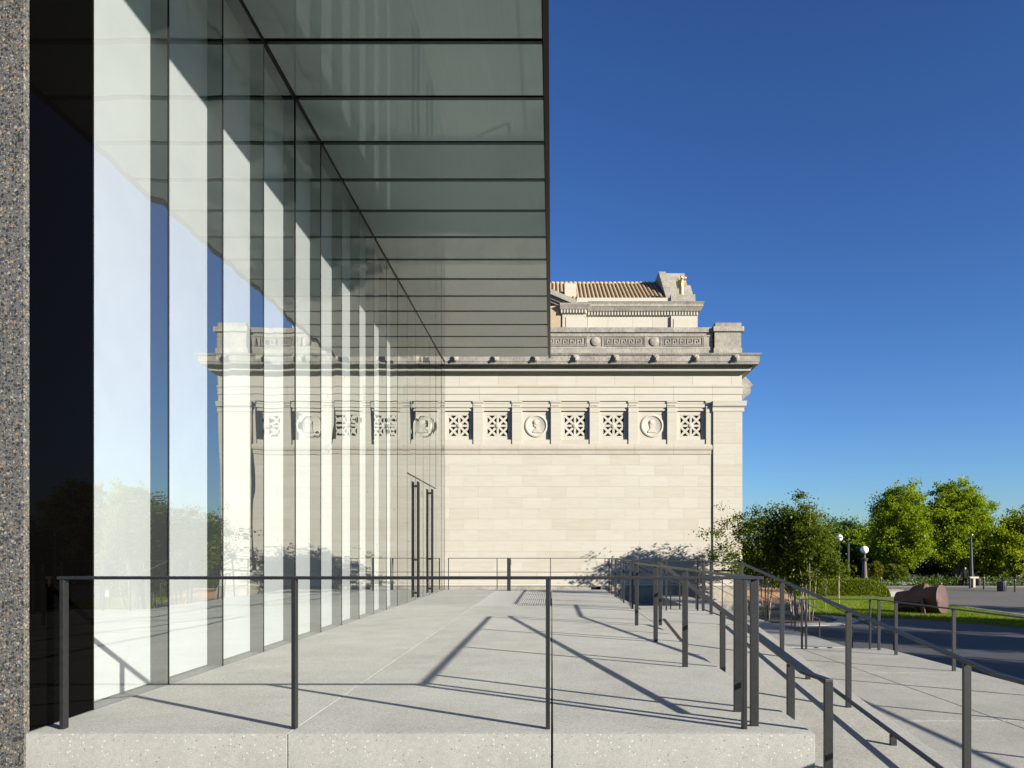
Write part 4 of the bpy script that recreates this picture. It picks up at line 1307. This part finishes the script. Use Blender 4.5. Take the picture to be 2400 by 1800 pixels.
tree('young_tree', 'slim young tree with drooping twigs in front of the hedge', (13.9, 39.0, GZ+.05),
     [(0,0,1.9,.45,.4,.3),(-.3,0,2.3,.4,.4,.3)], 22, 36, .26, .05, 'leaf_birch', 14, .022, 1, 'bark_birch', limbs=8)
# pale stake
stake = MB().lathe([(.045,0),(.04,1.95),(.02,2.0)], (at(1966,1407,42).x, 42, GZ+.04), 8).build('tree_stake', M['bark_birch'], None, R(40))
tag(stake, 'pale upright tree stake on the lawn before the hedge', 'stake')

# clipped hedge
hx, hy = at(1940,1397,54.5).x, 54.5
hg = thing('clipped_hedge', 'low clipped hedge with bright sunlit top behind the lawn', 'hedge', (hx, hy, GZ))
def hedge_pts(seed, n):
    r = np.random.default_rng(seed)
    out = []
    x0, x1, hgt, dp = -4.6, 4.2, 1.18, 2.0
    while len(out) < n:
        x = r.uniform(x0, x1)
        e = min(1, max(0, (x1-x)/1.8)); prof_h = hgt*math.sqrt(max(0, 1-(1-e)**2.2))
        d = dp*(.55+.45*e)
        f = r.uniform()
        if f < .45: p = (x, r.uniform(-d/2, d/2), prof_h+r.normal(0,.03))
        elif f < .9: p = (x, -d/2+r.normal(0,.04), r.uniform(0, prof_h))
        else: p = (x, d/2+r.normal(0,.04), r.uniform(0, prof_h))
        out.append(p)
    return np.array(out)
me = leaf_mesh('foliage', hedge_pts(21, 42000), .055, 22); me.materials.append(M['leaf_hedge'])
o = bpy.data.objects.new('foliage', me); col.objects.link(o); o.parent = hg
hb = MB(); 
hb.prism_y([(-4.4,0),(3.0,0),(2.4,.5),(1.4,.9),(-4.4,1.0)], -.7, .7).build('branch_core', M['mulch'], None).parent = hg

# big trees behind the street
def far(px, Y): return (px-1293)/F_PX*Y
tree('maple_tree', 'broad dark green maple left of the taller one behind the flower bed', (far(2112,80), 80, GZ),
     [(0,0,5.6,3.1,3,3.4),(-1.2,0,4.0,2.4,2.4,1.9),(1.1,0,4.2,2.4,2.4,2.0),(-.5,0,8.0,2.2,2.0,2.1),(.8,0,8.2,1.7,1.7,1.8),(0,0,2.9,2.8,2.5,1.3)], 800, 95, .55, .105, 'leaf_bright', 31, .22, 2, limbs=26, spread=.4, rough=.32)
tree('maple_tree', 'tallest full maple with bright spring leaves behind the tapered pole', (far(2250,80), 80.5, GZ),
     [(0,0,6.0,3.7,3.3,3.5),(1.4,0,4.6,2.8,2.8,2.4),(-1.6,0,4.2,2.4,2.4,2.2),(-.1,0,8.9,2.2,2.2,2.2),(1.2,0,7.6,2.2,2,2.2),(0,0,2.8,3.4,2.8,1.3),(2.6,0,3.2,2,2,1.7)], 1000, 95, .55, .105, 'leaf_bright', 32, .24, 3, limbs=28, spread=.4, rough=.32)
tree('maple_tree', 'yellow green maple cut by the right edge of the photo', (far(2385,79), 79, GZ),
     [(0,0,4.0,3.2,3,2.6),(-1.6,0,3.0,2,2.2,1.9),(.8,0,6.0,2.2,2,1.7),(1.6,0,6.8,1.2,1.2,1.5),(0,0,2.2,3.2,2.6,1.2)], 650, 95, .55, .105, 'leaf_lime', 33, .22, 2, limbs=22, spread=.4, rough=.32)
tree('far_tree', 'rounded bluish green tree rising in the distance behind the lamps', (far(1972,110), 110, GZ),
     [(0,0,5.6,3.2,3,2.4),(-1.2,0,4.2,2.6,2.6,2.2),(1.4,0,4.4,2.6,2.6,2.2)], 240, 75, .85, .17, 'leaf_far', 34, .25, limbs=16)
tree('far_tree', 'yellowish tree between the blue green tree and the maples', (far(2022,100), 100, GZ),
     [(0,0,4.1,2.6,2.4,2.3),(-1.8,0,3.4,2.4,2.3,2.2),(1.4,0,3.8,2.2,2,2.0)], 230, 75, .8, .16, 'leaf_bright', 35, .2, limbs=14)
tree('evergreen_tree', 'dark evergreen behind the slender globe lamp', (far(1990,88), 88, GZ),
     [(0,0,2.2,1.9,2,1.9),(-1.6,0,1.9,1.7,1.8,1.7),(1.5,0,2.0,1.8,1.8,1.7),(0,0,1.0,2.8,2,1.1)], 260, 75, .6, .13, 'leaf_dark', 36, .2, limbs=12)
tree('evergreen_tree', 'dark evergreen half hidden behind the birch clumps', (far(1925,92), 92, GZ),
     [(0,0,2.8,2.8,2,2.6),(-2.5,0,2.4,2.6,2,2.3),(-5.5,0,2.4,2.6,2,2.3),(-8.5,0,2.2,2.6,2,2.2)], 380, 75, .65, .14, 'leaf_dark', 37, .2, limbs=12)
tree('evergreen_tree', 'low dark evergreen mass beneath the maples at right', (far(2330,86), 86, GZ),
     [(0,0,1.6,4,2,1.7),(-6,0,1.6,4,2,1.7),(5,0,1.6,4,2,1.8),(-11,0,1.6,3,2,1.7)], 320, 70, .65, .14, 'leaf_dark', 38, .2, limbs=10)
# clipped yellow bushes
shrub('yellow_bush', 'rounded golden bush right beside the ornate lamp post', (far(2049,75.5), 75.5, GZ), [(0,0,1.25,.85,.8,1.0),(.45,.3,1.2,.6,.6,.95),(-.2,0,.6,.8,.7,.6)], 190, .07, 'leaf_yellow', 41, group='clipped bushes', per=55)
shrub('yellow_bush', 'wide clipped green gold bush left of the maple trunks', (far(2100,75.5), 75.5, GZ), [(0,0,1.15,1.15,1.0,.9),(-.75,.1,1.1,.8,.8,.85),(0,0,.5,1.2,.9,.5)], 230, .07, 'leaf_hedge', 42, group='clipped bushes', per=55)
# flower bed: kerb, foliage, flowers
kb2 = MB().sweep([(8,75.2,GZ+.14),(30,69.3,GZ+.14),(60,68.9,GZ+.14),(160,67.2,GZ+.14)], .25, .16).build('bed_kerb', M['street'])
tag(kb2, kind='structure')
r_ = np.random.default_rng(77)
xs = r_.uniform(24, 64, 26000); yy = 69.6+np.abs(r_.normal(0, 3.0, 26000)); zz = GZ+np.abs(r_.normal(.0, .28, 26000))*(.55+.45*np.sin(xs*1.7)*np.sin(xs*.61+1))+.03+.06*(yy-69.6)
me = leaf_mesh('bed_plants', np.stack([xs,yy,zz],1), .085, 78); me.materials.append(M['leaf_bed'])
o = bpy.data.objects.new('bed_plants', me); col.objects.link(o)
tag(o, 'low green ground cover filling the flower bed behind the street', 'plants', kind='stuff')
cs = r_.uniform(26, 62, 34); P = []
for c in cs:
    q = 70; P.append(np.stack([c+r_.normal(0,.55,q), 70.0+np.abs(r_.normal(0,.5,q)), GZ+.30+r_.normal(0,.09,q)], 1))
me = leaf_mesh('flowers', np.concatenate(P), .05, 79); me.materials.append(M['leaf_flower'])
o = bpy.data.objects.new('flowers', me); col.objects.link(o)
tag(o, 'small pale white flowers along the front of the bed', 'flowers', kind='stuff')
def agave(px, py, hpx, label, z0=GZ, seed=1, Y=None):
    if Y is None: x, y = ground_at(px, py)
    else: x, y = far(px, Y), Y
    s = y/F_PX
    t = thing('agave_plant', label, 'plant', (x, y, z0), 'spiky agaves')
    rr = random.Random(seed)
    me0 = []
    for k in range(14):
        a = rr.uniform(0, 2*math.pi); L_ = hpx*s*rr.uniform(.7, 1.1); lean = rr.uniform(.15, .7)
        d = Vector((math.cos(a)*lean, math.sin(a)*lean, 1)).normalized(); l_ = Vector((-math.sin(a), math.cos(a), 0))*.05
        p0 = Vector((0,0,0)); p1 = d*L_*.5; p2 = d*L_+Vector((math.cos(a),math.sin(a),0))*L_*.08
        n_ = d.cross(l_).normalized()*.012
        o = MB().add([p0-l_, p0+l_, p1-l_, p1+l_, p2, p0+n_, p1+n_], [(0,1,3,2),(2,3,4),(0,2,6,5),(1,5,6,3),(2,4,6),(3,6,4)]).build('leaf', M['leaf_agave'], None)
        o.parent = t
    return t
agave(2093, 1357, 17, 'pale agave before the wide clipped bush', z0=GZ+.30, seed=2, Y=72.6)
agave(2202, 1362, 22, 'tall agave in the bed left of the person', z0=GZ+.30, seed=3, Y=73)
agave(2243, 1362, 28, 'largest agave fanning out just left of the person', z0=GZ+.20, seed=4, Y=72.5)
px_, py_ = ground_at(2348, 1386)
agave(2350, 1386, 19, 'agave growing out of the dark street planter', z0=GZ+24*(F_PX*3.1/90)/F_PX*.93, seed=5)
agave(2325, 1366, 18, 'agave in the bed left of the street planter', z0=GZ+.20, seed=6, Y=72.2)

# trees outside the frame on the right whose shadows cross drive, steps and wall
for i, (x, y, h, sp_r, sd, lb) in enumerate(((41,9,11.6,3.6,62,'park tree off the right side shading the drive'), (30,25,8.2,2.8,63,'park tree off the right side shading the lawn'),
                              (53,23.5,12.6,4.2,64,'tall park tree off the right side farthest from the steps'), (28,9,8.4,2.6,65,'park tree off the right side nearest the steps'), (35,1.5,15.4,3.0,67,'park tree off the right side shading the lower steps'), (36.5,12.0,15.0,2.6,68,'park tree off the right side whose soft shadow falls on the stone wall'), (36,20,9.4,3.0,66,'middle park tree off the right side of the drive'))):
    tree('park_tree', lb, (x, y, GZ),
         [(0,0,h*.62,sp_r,sp_r,h*.30),(sp_r*.4,0,h*.45,sp_r*.8,sp_r*.8,h*.2),(-sp_r*.4,.5,h*.5,sp_r*.8,sp_r*.8,h*.22),(0,0,h*.86,sp_r*.55,sp_r*.55,h*.16)], 120 if sd in (67,68) else 190, 60, .9, .20, 'leaf_bright', sd, .26, limbs=18)
